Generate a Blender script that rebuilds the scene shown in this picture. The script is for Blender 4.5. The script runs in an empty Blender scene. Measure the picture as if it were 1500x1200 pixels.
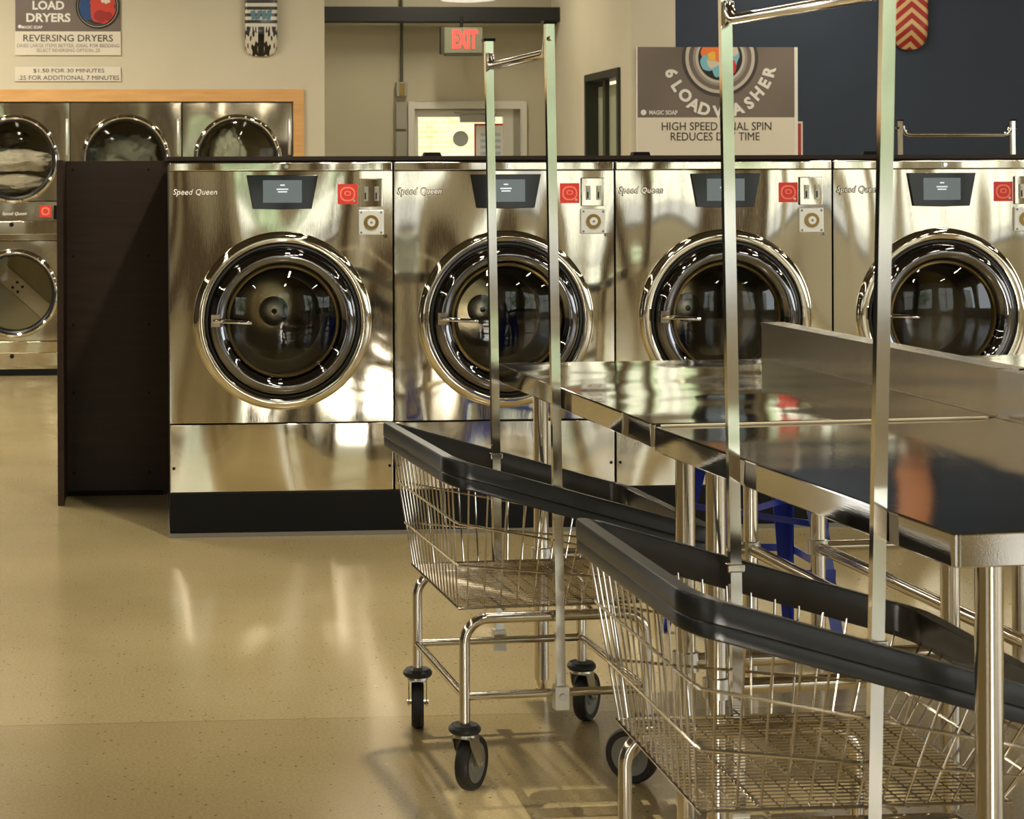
import bpy, bmesh, math, random
from mathutils import Vector, Matrix, Euler
random.seed(7)
PI = math.pi
R = math.radians
scn = bpy.context.scene
COL = scn.collection

# ------------------------------------------------------------------ camera model
F, U0, V0, EYE, ROLL = 2900.0, 440.0, 262.0, 1.387, 0.0035
TH = R(4.2)                                   # the building is turned this much against the camera
CT, ST = math.cos(TH), math.sin(TH)

def ray(u, v):
    du, dv = u - U0, v - V0
    return (du - ROLL * dv) / F, (dv + ROLL * du) / F

def at_q(u, v, q):
    """pixel on the building plane q -> (p, z)"""
    a, b = ray(u, v)
    Y = q / (CT - a * ST)
    return Y * (a * CT + ST), EYE - b * Y

def at_h(u, v, h):
    """pixel on the horizontal plane at height h -> world (x, y)"""
    a, b = ray(u, v)
    Y = (EYE - h) / b
    return a * Y, Y

def bw(p, q, z=0.0):
    return Vector((p * CT - q * ST, p * ST + q * CT, z))

# ------------------------------------------------------------------ materials
MATS = {}
def mat(name, color, rough=0.5, metal=0.0, emit=None, estr=0.0, spec=0.5, coat=0.0):
    m = bpy.data.materials.new(name)
    m.use_nodes = True
    b = m.node_tree.nodes['Principled BSDF']
    b.inputs['Base Color'].default_value = (*color, 1)
    b.inputs['Roughness'].default_value = rough
    b.inputs['Metallic'].default_value = metal
    b.inputs['Specular IOR Level'].default_value = spec
    b.inputs['Coat Weight'].default_value = coat
    if emit:
        b.inputs['Emission Color'].default_value = (*emit, 1)
        b.inputs['Emission Strength'].default_value = estr
    MATS[name] = m
    return m

def nodes(m):
    return m.node_tree.nodes, m.node_tree.links, m.node_tree.nodes['Principled BSDF']

def add(nt, t, **kw):
    n = nt.new(t)
    for k, v in kw.items():
        if k.startswith('in_'):
            n.inputs[k[3:].replace('_', ' ')].default_value = v
        else:
            setattr(n, k, v)
    return n

def ramp(nt, stops):
    r = nt.new('ShaderNodeValToRGB')
    e = r.color_ramp.elements
    while len(e) < len(stops):
        e.new(0.5)
    for el, (pos, c) in zip(e, stops):
        el.position = pos
        el.color = (*c, 1) if len(c) == 3 else c
    return r

def noisy(name, c1, c2, scale=4.0, rough=0.6, metal=0.0, detail=4.0, stretch=(1, 1, 1), bump=0.0, coat=0.0, spec=0.5, bscale=None):
    m = mat(name, c1, rough, metal, coat=coat, spec=spec)
    nt, lk, b = nodes(m)
    tc = add(nt, 'ShaderNodeTexCoord')
    mp = add(nt, 'ShaderNodeMapping')
    mp.inputs['Scale'].default_value = stretch
    lk.new(tc.outputs['Object'], mp.inputs['Vector'])
    n = add(nt, 'ShaderNodeTexNoise')
    n.inputs['Scale'].default_value = scale
    n.inputs['Detail'].default_value = detail
    lk.new(mp.outputs[0], n.inputs['Vector'])
    r = ramp(nt, [(0.3, c1), (0.7, c2)])
    lk.new(n.outputs['Fac'], r.inputs['Fac'])
    lk.new(r.outputs[0], b.inputs['Base Color'])
    if bump:
        n2 = n
        if bscale:
            n2 = add(nt, 'ShaderNodeTexNoise')
            n2.inputs['Scale'].default_value = bscale
            lk.new(mp.outputs[0], n2.inputs['Vector'])
        bp = add(nt, 'ShaderNodeBump')
        bp.inputs['Strength'].default_value = 1.0
        bp.inputs['Distance'].default_value = bump
        lk.new(n2.outputs['Fac'], bp.inputs['Height'])
        lk.new(bp.outputs[0], b.inputs['Normal'])
    return m

def sheet_steel(name, color, rough, warp, scale, stretch, brush=(40, 40, 1.5), brush_amt=0.00006, fine=0.0):
    """rolled stainless sheet: gentle oil-canning warps plus brushing"""
    m = mat(name, color, rough, 1.0)
    nt, lk, b = nodes(m)
    tc = add(nt, 'ShaderNodeTexCoord')
    oi = add(nt, 'ShaderNodeObjectInfo')
    off = add(nt, 'ShaderNodeVectorMath', operation='SCALE')
    off.inputs[0].default_value = (31.0, 17.0, 23.0)
    lk.new(oi.outputs['Random'], off.inputs['Scale'])
    mp = add(nt, 'ShaderNodeMapping')
    mp.inputs['Scale'].default_value = stretch
    lk.new(tc.outputs['Object'], mp.inputs['Vector'])
    ad = add(nt, 'ShaderNodeVectorMath', operation='ADD')
    lk.new(mp.outputs[0], ad.inputs[0])
    lk.new(off.outputs[0], ad.inputs[1])
    n = add(nt, 'ShaderNodeTexNoise')
    n.inputs['Scale'].default_value = scale
    n.inputs['Detail'].default_value = 1.0
    n.inputs['Roughness'].default_value = 0.3
    lk.new(ad.outputs[0], n.inputs['Vector'])
    bp = add(nt, 'ShaderNodeBump')
    bp.inputs['Strength'].default_value = 1.0
    bp.inputs['Distance'].default_value = warp
    lk.new(n.outputs['Fac'], bp.inputs['Height'])
    mp2 = add(nt, 'ShaderNodeMapping')
    mp2.inputs['Scale'].default_value = brush
    lk.new(tc.outputs['Object'], mp2.inputs['Vector'])
    n2 = add(nt, 'ShaderNodeTexNoise')
    n2.inputs['Scale'].default_value = 8.0
    n2.inputs['Detail'].default_value = 2.0
    lk.new(mp2.outputs[0], n2.inputs['Vector'])
    bp2 = add(nt, 'ShaderNodeBump')
    bp2.inputs['Strength'].default_value = 1.0
    bp2.inputs['Distance'].default_value = brush_amt
    lk.new(n2.outputs['Fac'], bp2.inputs['Height'])
    lk.new(bp.outputs[0], bp2.inputs['Normal'])
    lk.new(bp2.outputs[0], b.inputs['Normal'])
    return m

# --- floor: polished tan concrete with exposed aggregate and saw-cut joints
def make_floor_mat():
    m = mat('polished concrete', (0.4, 0.3, 0.14), 0.24, spec=0.5, coat=0.0)
    nt, lk, b = nodes(m)
    tc = add(nt, 'ShaderNodeTexCoord')
    n1 = add(nt, 'ShaderNodeTexNoise'); n1.inputs['Scale'].default_value = 1.3; n1.inputs['Detail'].default_value = 6
    n2 = add(nt, 'ShaderNodeTexNoise'); n2.inputs['Scale'].default_value = 130; n2.inputs['Detail'].default_value = 3
    vo = add(nt, 'ShaderNodeTexVoronoi'); vo.inputs['Scale'].default_value = 55
    vo2 = add(nt, 'ShaderNodeTexVoronoi'); vo2.inputs['Scale'].default_value = 90
    for n in (n1, n2, vo, vo2):
        lk.new(tc.outputs['Object'], n.inputs['Vector'])
    r1 = ramp(nt, [(0.3, (0.31, 0.247, 0.124)), (0.7, (0.385, 0.31, 0.162))])
    lk.new(n1.outputs['Fac'], r1.inputs['Fac'])
    r2 = ramp(nt, [(0.35, (0.86, 0.85, 0.82)), (0.65, (1.08, 1.08, 1.08))])
    lk.new(n2.outputs['Fac'], r2.inputs['Fac'])
    mx = add(nt, 'ShaderNodeMixRGB', blend_type='MULTIPLY'); mx.inputs['Fac'].default_value = 1
    lk.new(r1.outputs[0], mx.inputs[1]); lk.new(r2.outputs[0], mx.inputs[2])
    # scattered dark and light stones
    rr = ramp(nt, [(0.0, (0.22, 0.19, 0.15)), (0.13, (0.45, 0.41, 0.35)), (0.24, (1, 1, 1))])
    lk.new(vo.outputs['Distance'], rr.inputs['Fac'])
    sep = add(nt, 'ShaderNodeSeparateColor'); lk.new(vo.outputs['Color'], sep.inputs[0])
    gt = add(nt, 'ShaderNodeMath', operation='GREATER_THAN'); gt.inputs[1].default_value = 0.80
    lk.new(sep.outputs[0], gt.inputs[0])
    mx2 = add(nt, 'ShaderNodeMixRGB', blend_type='MULTIPLY')
    lk.new(gt.outputs[0], mx2.inputs['Fac']); lk.new(mx.outputs[0], mx2.inputs[1]); lk.new(rr.outputs[0], mx2.inputs[2])
    rr2 = ramp(nt, [(0.0, (1.5, 1.5, 1.5)), (0.2, (1, 1, 1))])
    lk.new(vo2.outputs['Distance'], rr2.inputs['Fac'])
    mx3 = add(nt, 'ShaderNodeMixRGB', blend_type='MULTIPLY'); mx3.inputs['Fac'].default_value = 0.3
    lk.new(mx2.outputs[0], mx3.inputs[1]); lk.new(rr2.outputs[0], mx3.inputs[2])
    # saw-cut joint across the room
    sx = add(nt, 'ShaderNodeSeparateXYZ'); lk.new(tc.outputs['Object'], sx.inputs[0])
    sub = add(nt, 'ShaderNodeMath', operation='SUBTRACT'); sub.inputs[1].default_value = 5.07
    lk.new(sx.outputs['Y'], sub.inputs[0])
    ab = add(nt, 'ShaderNodeMath', operation='ABSOLUTE'); lk.new(sub.outputs[0], ab.inputs[0])
    lt = add(nt, 'ShaderNodeMath', operation='LESS_THAN'); lt.inputs[1].default_value = 0.004
    lk.new(ab.outputs[0], lt.inputs[0])
    mx4 = add(nt, 'ShaderNodeMixRGB'); mx4.inputs[2].default_value = (0.2, 0.145, 0.06, 1)
    fm = add(nt, 'ShaderNodeMath', operation='MULTIPLY'); fm.inputs[1].default_value = 0.5
    lk.new(lt.outputs[0], fm.inputs[0])
    lk.new(fm.outputs[0], mx4.inputs['Fac']); lk.new(mx3.outputs[0], mx4.inputs[1])
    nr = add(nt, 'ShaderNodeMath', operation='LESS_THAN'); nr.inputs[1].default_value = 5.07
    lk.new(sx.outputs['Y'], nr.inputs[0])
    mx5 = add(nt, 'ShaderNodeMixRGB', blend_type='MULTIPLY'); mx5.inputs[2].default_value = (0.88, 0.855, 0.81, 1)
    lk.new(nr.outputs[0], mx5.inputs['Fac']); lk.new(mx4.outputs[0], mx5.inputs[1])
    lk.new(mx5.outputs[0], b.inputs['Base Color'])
    b.inputs['Roughness'].default_value = 0.2
    return m

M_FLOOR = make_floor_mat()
M_CREAM = noisy('cream wall paint', (0.60, 0.55, 0.41), (0.64, 0.59, 0.45), 2.0, 0.75)
M_OLIVE = noisy('olive beige wall paint', (0.47, 0.43, 0.31), (0.50, 0.46, 0.33), 2.0, 0.8)
M_NAVY = noisy('navy wall paint', (0.020, 0.032, 0.056), (0.024, 0.037, 0.062), 3.0, 0.65)
M_CEIL = mat('ceiling paint', (0.10, 0.09, 0.07), 0.9)
M_WOODTRIM = noisy('honey maple', (0.62, 0.33, 0.11), (0.74, 0.42, 0.16), 3.0, 0.42, stretch=(1.2, 6, 12))
M_DARKWOOD = noisy('espresso laminate', (0.020, 0.0105, 0.006), (0.036, 0.018, 0.009), 5.0, 0.42, stretch=(0.7, 8, 7), spec=0.35)
M_STEEL = sheet_steel('washer stainless', (0.74, 0.69, 0.57), 0.045, 0.040, 2.8, (1.0, 1.0, 0.30), brush=(60, 60, 1.5), brush_amt=0.00003)
M_STEEL2 = sheet_steel('dryer stainless', (0.62, 0.56, 0.44), 0.10, 0.026, 2.6, (1.0, 1.0, 0.7))
M_TABLE = sheet_steel('table stainless', (0.60, 0.58, 0.54), 0.06, 0.004, 1.6, (1.0, 1.6, 1.0), brush=(60, 2, 60), brush_amt=0.00004)
M_TABLEWAVY = sheet_steel('wavy table stainless', (0.64, 0.62, 0.57), 0.05, 0.006, 2.4, (1.0, 1.3, 1.0), brush=(60, 2, 60), brush_amt=0.00004)
M_SPLASH = sheet_steel('darkened backsplash stainless', (0.36, 0.32, 0.25), 0.22, 0.006, 2.0, (1.0, 1.0, 1.0), brush=(2, 2, 1), brush_amt=0.0004)  # same stainless as the top; its dark reflection is put into the colour
M_LEG = mat('leg stainless', (0.62, 0.56, 0.45), 0.16, 1.0)
M_CHROME = mat('chrome', (0.78, 0.77, 0.76), 0.05, 1.0)
M_WIRE = mat('chrome wire', (0.66, 0.61, 0.52), 0.14, 1.0)
M_POLE = noisy('worn chrome pole', (0.80, 0.78, 0.74), (0.66, 0.60, 0.5), 9.0, 0.10, 1.0, stretch=(1, 1, 0.35))
M_RUBBER = noisy('black rubber', (0.016, 0.017, 0.017), (0.022, 0.023, 0.023), 30.0, 0.30)
M_BLACK = mat('black paint', (0.006, 0.006, 0.006), 0.5, spec=0.15)
M_BLACKGLOSS = mat('black glass', (0.004, 0.004, 0.005), 0.06, spec=0.4)
M_DARKCHROME = mat('dark chrome', (0.22, 0.22, 0.23), 0.03, 1.0)
M_CASTGREY = mat('grey plastic', (0.20, 0.20, 0.17), 0.5)
M_ZINC = mat('zinc steel', (0.58, 0.56, 0.48), 0.28, 1.0)
M_TYRE = mat('caster rubber', (0.012, 0.012, 0.012), 0.55)
M_DARKSTEEL = mat('dark drum steel', (0.22, 0.20, 0.16), 0.35, 1.0)
M_GASKET = mat('gasket rubber', (0.006, 0.006, 0.006), 0.35)
M_BRASS = mat('brass lock', (0.34, 0.23, 0.08), 0.3, 1.0)
M_LOCKPLATE = mat('bright lock plate', (0.80, 0.80, 0.77), 0.35, 0.6)
M_RED = mat('red sticker', (0.62, 0.035, 0.02), 0.45)
M_PINK = mat('pink print', (0.80, 0.22, 0.15), 0.5)
M_WHITE = mat('white print', (0.80, 0.78, 0.72), 0.5)
M_PAPER = mat('cream print', (0.74, 0.68, 0.56), 0.55)
M_INK = mat('dark ink', (0.045, 0.040, 0.035), 0.6)
M_INKSOFT = mat('soft ink', (0.25, 0.22, 0.18), 0.6)
M_TAUPE = noisy('taupe print', (0.125, 0.095, 0.075), (0.21, 0.17, 0.14), 1.4, 0.5, detail=1.0)
M_BLUE = mat('blue enamel', (0.006, 0.030, 0.36), 0.28, coat=0.4)
M_WHITEFRAME = mat('white door paint', (0.66, 0.65, 0.56), 0.5)
M_DARKFRAME = mat('dark green door paint', (0.024, 0.024, 0.014), 0.5)
M_DOORSAGE = mat('sage door paint', (0.36, 0.38, 0.27), 0.5)
M_GREYBOX = mat('grey enclosure', (0.32, 0.31, 0.25), 0.5)
M_CONDUIT = mat('conduit', (0.09, 0.085, 0.06), 0.5, 0.4)
M_BEAM = mat('black beam paint', (0.010, 0.010, 0.009), 0.6)
M_CLOTHW = noisy('cream terry', (0.82, 0.78, 0.68), (0.90, 0.86, 0.77), 9.0, 0.95, bump=0.01, bscale=40)
M_CLOTHD = noisy('dark knit', (0.030, 0.026, 0.020), (0.20, 0.16, 0.10), 7.0, 0.95)
M_CLOTHG = noisy('grey cotton', (0.20, 0.21, 0.18), (0.40, 0.42, 0.36), 6.0, 0.95)
M_CLOTHM = noisy('mint cotton', (0.74, 0.80, 0.68), (0.90, 0.92, 0.80), 5.0, 0.95)
M_DRUMTAN = mat('dryer drum enamel', (0.56, 0.50, 0.32), 0.45, 0.1)
M_PLATE = mat('dryer drum plate', (0.85, 0.76, 0.55), 0.4, 0.1)
M_SCREEN = mat('lcd screen', (0.06, 0.075, 0.08), 0.10, emit=(0.55, 0.66, 0.70), estr=0.12)
M_SCREENTXT = mat('lcd text', (0.3, 0.3, 0.3), 0.3, emit=(0.9, 0.95, 1.0), estr=0.7)
M_EXITRED = mat('exit glow', (0.8, 0.05, 0.04), 0.5, emit=(1.0, 0.07, 0.05), estr=1.6)
M_EXITFACE = mat('exit face', (0.26, 0.26, 0.18), 0.5)
M_LAMPWHITE = mat('lamp shade white', (0.85, 0.84, 0.8), 0.4, emit=(1, 0.96, 0.86), estr=0.6)
M_BRICK = None
M_ASPHALT = mat('asphalt', (0.20, 0.19, 0.18), 0.9)
M_LEAF = noisy('leaves', (0.24, 0.31, 0.18), (0.46, 0.53, 0.37), 8.0, 0.7)
M_BARK = mat('bark', (0.10, 0.07, 0.045), 0.9)
M_LEFTWALL = mat('dark brown wall paint', (0.05, 0.038, 0.024), 0.7)
M_COLBROWN = mat('brown column paint', (0.12, 0.085, 0.045), 0.6)

def brick_mat():
    m = mat('yellow brick', (0.8, 0.66, 0.36), 0.9)
    nt, lk, b = nodes(m)
    tc = add(nt, 'ShaderNodeTexCoord')
    mp = add(nt, 'ShaderNodeMapping')
    mp.inputs['Rotation'].default_value = (PI / 2, 0, 0)
    mp.inputs['Scale'].default_value = (4, 4, 4)
    lk.new(tc.outputs['Object'], mp.inputs['Vector'])
    br = add(nt, 'ShaderNodeTexBrick')
    br.inputs['Color1'].default_value = (0.27, 0.20, 0.085, 1)
    br.inputs['Color2'].default_value = (0.27, 0.24, 0.16, 1)
    br.inputs['Mortar'].default_value = (0.27, 0.26, 0.23, 1)
    br.inputs['Scale'].default_value = 1.0
    lk.new(mp.outputs[0], br.inputs['Vector'])
    lk.new(br.outputs[0], b.inputs['Base Color'])
    return m
M_BRICK = brick_mat()

def glass_mat(name, tint, ior=1.5):
    m = bpy.data.materials.new(name)
    m.use_nodes = True
    nt, lk = m.node_tree.nodes, m.node_tree.links
    nt.clear()
    o = add(nt, 'ShaderNodeOutputMaterial')
    mx = add(nt, 'ShaderNodeMixShader')
    t = add(nt, 'ShaderNodeBsdfTransparent'); t.inputs[0].default_value = (*tint, 1)
    g = add(nt, 'ShaderNodeBsdfGlossy'); g.inputs['Roughness'].default_value = 0.02
    fr = add(nt, 'ShaderNodeFresnel'); fr.inputs['IOR'].default_value = ior
    lk.new(fr.outputs[0], mx.inputs[0]); lk.new(t.outputs[0], mx.inputs[1]); lk.new(g.outputs[0], mx.inputs[2])
    lk.new(mx.outputs[0], o.inputs[0])
    return m
M_GLASS = glass_mat('door glass', (0.88, 0.86, 0.80), 1.6)
M_PANE = glass_mat('window glass', (0.93, 0.95, 0.93), 1.45)
M_DRYGLASS = glass_mat('dryer glass', (0.90, 0.88, 0.80), 1.45)

def radial_steel():
    m = mat('spun drum steel', (0.72, 0.62, 0.42), 0.24, 1.0)
    nt, lk, b = nodes(m)
    b.inputs['Anisotropic'].default_value = 0.85
    tg = add(nt, 'ShaderNodeTangent', direction_type='RADIAL', axis='Y')
    lk.new(tg.outputs[0], b.inputs['Tangent'])
    return m
M_SPUN = radial_steel()

# ------------------------------------------------------------------ mesh builder
class MB:
    def __init__(self):
        self.v, self.f, self.m = [], [], []
    def face(self, idx, mi=0):
        self.f.append(tuple(idx)); self.m.append(mi)
    def box(self, x0, x1, y0, y1, z0, z1, mi=0):
        b = len(self.v)
        self.v += [(x, y, z) for z in (z0, z1) for y in (y0, y1) for x in (x0, x1)]
        for q in ((0, 2, 3, 1), (4, 5, 7, 6), (0, 1, 5, 4), (2, 6, 7, 3), (0, 4, 6, 2), (1, 3, 7, 5)):
            self.face([b + i for i in q], mi)
        return self
    def prism(self, poly, y0, y1, mi=0):
        """polygon in xz extruded along y"""
        b, n = len(self.v), len(poly)
        self.v += [(x, y0, z) for x, z in poly] + [(x, y1, z) for x, z in poly]
        self.face(range(b, b + n), mi)
        self.face(range(b + 2 * n - 1, b + n - 1, -1), mi)
        for i in range(n):
            j = (i + 1) % n
            self.face((b + j, b + i, b + n + i, b + n + j), mi)
        return self
    def lathe(self, prof, n=64, c=(0, 0, 0), axis='y', mi=0, close=False, arc=None):
        b, k = len(self.v), len(prof)
        for i in range(n):
            a = 2 * PI * i / n
            ca, sa = math.cos(a), math.sin(a)
            for r, t in prof:
                if axis == 'y':
                    self.v.append((c[0] + r * ca, c[1] + t, c[2] + r * sa))
                elif axis == 'z':
                    self.v.append((c[0] + r * ca, c[1] + r * sa, c[2] + t))
                else:
                    self.v.append((c[0] + t, c[1] + r * ca, c[2] + r * sa))
        kk = k if close else k - 1
        for i in range(n):
            j = (i + 1) % n
            for s in range(kk):
                s2 = (s + 1) % k
                self.face((b + i * k + s, b + i * k + s2, b + j * k + s2, b + j * k + s), mi)
        return self
    def disc(self, r, c=(0, 0, 0), axis='y', n=48, mi=0):
        b = len(self.v)
        for i in range(n):
            a = 2 * PI * i / n
            d = (r * math.cos(a), r * math.sin(a))
            self.v.append({'y': (c[0] + d[0], c[1], c[2] + d[1]), 'z': (c[0] + d[0], c[1] + d[1], c[2]),
                           'x': (c[0], c[1] + d[0], c[2] + d[1])}[axis])
        self.face(range(b, b + n), mi)
        return self
    def cyl(self, r, t0, t1, c=(0, 0, 0), axis='y', n=32, mi=0, r1=None):
        r1 = r if r1 is None else r1
        e = min(r, r1) * 0.08
        return self.lathe([(0.0001, t0), (r - e, t0), (r, t0 + (e if t1 > t0 else -e)), (r1, t1 - (e if t1 > t0 else -e)), (r1 - e, t1), (0.0001, t1)], n, c, axis, mi)
    def tube(self, pts, r, n=8, mi=0, closed=False, sq=None):
        pts = [Vector(p) for p in pts]
        # drop repeats
        q = [pts[0]]
        for p in pts[1:]:
            if (p - q[-1]).length > 1e-6:
                q.append(p)
        pts = q
        m = len(pts)
        b = len(self.v)
        up = None
        for i in range(m):
            if closed:
                t = (pts[(i + 1) % m] - pts[i - 1]).normalized()
            elif i == 0:
                t = (pts[1] - pts[0]).normalized()
            elif i == m - 1:
                t = (pts[-1] - pts[-2]).normalized()
            else:
                t = ((pts[i + 1] - pts[i]).normalized() + (pts[i] - pts[i - 1]).normalized()).normalized()
            if up is None:
                up = Vector((0, 0, 1)) if abs(t.z) < 0.9 else Vector((1, 0, 0))
            s = t.cross(up).normalized()
            up = s.cross(t).normalized()
            if sq:
                for a, c_ in ((-1, -1), (1, -1), (1, 1), (-1, 1)):
                    self.v.append(tuple(pts[i] + s * a * sq[0] / 2 + up * c_ * sq[1] / 2))
            else:
                for k in range(n):
                    an = 2 * PI * k / n
                    self.v.append(tuple(pts[i] + s * r * math.cos(an) + up * r * math.sin(an)))
        nn = 4 if sq else n
        for i in range(m if closed else m - 1):
            j = (i + 1) % m
            for k in range(nn):
                k2 = (k + 1) % nn
                self.face((b + i * nn + k, b + i * nn + k2, b + j * nn + k2, b + j * nn + k), mi)
        if not closed:
            self.face(range(b + nn - 1, b - 1, -1), mi)
            self.face(range(b + (m - 1) * nn, b + m * nn), mi)
        return self
    def build(self, name, mats, parent=None, smooth=40, bevel=None, loc=None, rz=0.0):
        me = bpy.data.meshes.new(name)
        me.from_pydata([tuple(x) for x in self.v], [], self.f)
        for mm in (mats if isinstance(mats, (list, tuple)) else [mats]):
            me.materials.append(mm)
        if len(me.materials) > 1:
            me.polygons.foreach_set('material_index', self.m)
        bm = bmesh.new(); bm.from_mesh(me)
        bmesh.ops.remove_doubles(bm, verts=bm.verts, dist=1e-6)
        bmesh.ops.recalc_face_normals(bm, faces=bm.faces)
        bm.to_mesh(me); bm.free()
        if smooth:
            me.polygons.foreach_set('use_smooth', [True] * len(me.polygons))
            me.set_sharp_from_angle(angle=R(smooth))
        me.update()
        o = bpy.data.objects.new(name, me)
        COL.objects.link(o)
        if parent:
            o.parent = parent
        if loc is not None:
            o.location = loc
        o.rotation_euler.z = rz
        if bevel:
            bv = o.modifiers.new('edge', 'BEVEL')
            bv.width = bevel; bv.segments = 2; bv.limit_method = 'ANGLE'; bv.angle_limit = R(50)
            bv.harden_normals = True
        return o

def tag(o, label, cat, group=None, kind=None):
    o['label'] = label
    o['category'] = cat
    if group: o['group'] = group
    if kind: o['kind'] = kind
    return o

def thing(name, label, cat, loc=(0, 0, 0), rz=0.0, group=None, kind=None):
    o = bpy.data.objects.new(name, None)
    o.empty_display_size = 0.1
    COL.objects.link(o)
    o.location = loc
    o.rotation_euler.z = rz
    return tag(o, label, cat, group, kind)

def copy_tree(o, parent=None):
    c = o.copy()
    COL.objects.link(c)
    if parent:
        c.parent = parent
    for ch in list(o.children):
        copy_tree(ch, c)
    return c

def drop_child(o, name):
    for ch in list(o.children):
        if ch.name.split('.')[0] == name:
            bpy.data.objects.remove(ch)

def arc_pts(c, r, a0, a1, n, fn):
    return [fn(c[0] + r * math.cos(a0 + (a1 - a0) * i / n), c[1] + r * math.sin(a0 + (a1 - a0) * i / n)) for i in range(n + 1)]

def text_mesh(body, size, offset=0.0, shear=0.0, align='CENTER', width=None, height=None, spacing=1.0, ext=0.0008):
    """lettering as (verts, faces) facing -y, centred on its box, x right z up"""
    cu = bpy.data.curves.new('lettering', 'FONT')
    cu.body = body; cu.size = size; cu.offset = offset; cu.shear = shear
    cu.align_x = align; cu.space_character = spacing; cu.extrude = ext; cu.resolution_u = 3
    o = bpy.data.objects.new('lettering_tmp', cu)
    COL.objects.link(o)
    dg = bpy.context.evaluated_depsgraph_get()
    me = bpy.data.meshes.new_from_object(o.evaluated_get(dg))
    vs = [tuple(v.co) for v in me.vertices]
    fs = [tuple(p.vertices) for p in me.polygons]
    bpy.data.objects.remove(o); bpy.data.curves.remove(cu); bpy.data.meshes.remove(me)
    xs = [v[0] for v in vs]; ys = [v[1] for v in vs]
    x0, x1, y0, y1 = min(xs), max(xs), min(ys), max(ys)
    sx = width / (x1 - x0) if width else 1.0
    sy = height / (y1 - y0) if height else (sx if width else 1.0)
    cx, cy = (x0 + x1) / 2, (y0 + y1) / 2
    return [((v[0] - cx) * sx, -v[2], (v[1] - cy) * sy) for v in vs], fs

def put_text(mb, tm, x, y, z, mi=0, ang=0.0):
    b = len(mb.v)
    ca, sa = math.cos(ang), math.sin(ang)
    for vx, vy, vz in tm[0]:
        mb.v.append((x + vx * ca - vz * sa, y + vy, z + vx * sa + vz * ca))
    for f in tm[1]:
        mb.face([b + i for i in f], mi)

def rrect(x0, x1, z0, z1, r, n=5):
    pts = []
    for cx, cz, a in ((x1 - r, z1 - r, 0), (x0 + r, z1 - r, PI / 2), (x0 + r, z0 + r, PI), (x1 - r, z0 + r, 3 * PI / 2)):
        for i in range(n + 1):
            t = a + PI / 2 * i / n
            pts.append((cx + r * math.cos(t), cz + r * math.sin(t)))
    return pts

def wall(name, label, axis, c0, c1, a0, a1, z0, z1, holes, m, kind='structure'):
    """slab in building axes; axis 'q' = facing the camera (runs along p), 'p' = runs along q"""
    mb = MB()
    cuts = sorted(set([a0, a1] + [h[0] for h in holes] + [h[1] for h in holes]))
    for s, e in zip(cuts, cuts[1:]):
        mid = (s + e) / 2
        spans = [(z0, z1)]
        for h in holes:
            if h[0] <= mid <= h[1]:
                new = []
                for lo, hi in spans:
                    if h[2] > lo: new.append((lo, min(hi, h[2])))
                    if h[3] < hi: new.append((max(lo, h[3]), hi))
                spans = new
        for lo, hi in spans:
            if axis == 'q':
                mb.box(s, e, c0, c1, lo, hi)
            else:
                mb.box(c0, c1, s, e, lo, hi)
    o = mb.build(name, m, smooth=0, rz=TH)
    return tag(o, label, 'wall', kind=kind)

# ================================================================== the setting
CEIL = 3.5
mb = MB(); mb.box(-15, 15, -14, 30, -0.2, 0)
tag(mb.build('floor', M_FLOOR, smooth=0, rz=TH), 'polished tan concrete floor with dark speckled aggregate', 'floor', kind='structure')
QD = 14.12                      # dryer wall plane
QN = 13.00                      # navy wall plane
QB = 15.66                      # back wall plane of the corridor
PL, PR = 1.213, 3.168           # corridor sides
pt0, zt_out = at_q(445, 131, QD)
pt1, zt_in = at_q(429, 149, QD)
TRIM_R, TRIM_RI = pt0, pt1
wall('wall_dryers', 'cream wall above and beside the built-in dryers', 'q', QD, QB, -7.0, PL, 0, CEIL, [(-7.0, TRIM_RI, 0, zt_in)], M_CREAM)
mb = MB(); mb.box(-7.0, TRIM_RI, QD + 1.2, QD + 1.25, 0, zt_in)
tag(mb.build('wall_behind_dryers', M_BLACK, smooth=0, rz=TH), 'black back of the dryer recess', 'wall', kind='structure')
# wooden trim round the dryer recess
mb = MB()
mb.box(-7.0, TRIM_R, QD - 0.025, QD + 0.05, zt_in, zt_out)
mb.box(TRIM_RI, TRIM_R, QD - 0.025, QD + 0.05, 0, zt_in)
tag(mb.build('trim_1', M_WOODTRIM, smooth=0, rz=TH, bevel=0.004), 'honey wood trim framing the dryer recess', 'trim', kind='structure')
# corridor back wall with glazed exit door
d0, dz1 = at_q(597, 149, QB); d1, _ = at_q(771, 149, QB)
wall('wall_back', 'olive back wall of the corridor behind the exit sign', 'q', QB, QB + 0.2, PL - 0.1, PR + 0.1, 0, CEIL, [(d0, d1, 0, dz1)], M_OLIVE)
wall('wall_corridor', 'cream side wall of the corridor with the dark doorway', 'p', PR, PR + 0.16, QN + 0.12, QB, 0, CEIL, [(13.30, 14.36, 0, 2.14)], M_CREAM)
mb = MB(); mb.box(PR, PR + 0.3, QN - 0.004, QN + 0.12, 0, CEIL)
tag(mb.build('trim_2', M_CREAM, smooth=0, rz=TH), 'cream end post between the corridor and the navy wall', 'trim', kind='structure')
wall('wall_navy', 'dark navy blue wall behind the washers', 'q', QN, QN + 0.12, PR + 0.012, 10.0, 0, CEIL, [], M_NAVY)
wall('wall_left', 'brown left side wall', 'p', -7.2, -7.0, -5, QD, 0, CEIL, [], M_LEFTWALL)
wall('wall_right', 'cream right side wall', 'p', 10.0, 10.2, -5, QN, 0, CEIL, [(p, p + 2.2, 0.7, 2.7) for p in (-3.6, -0.6, 2.4)], M_CREAM)
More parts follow.
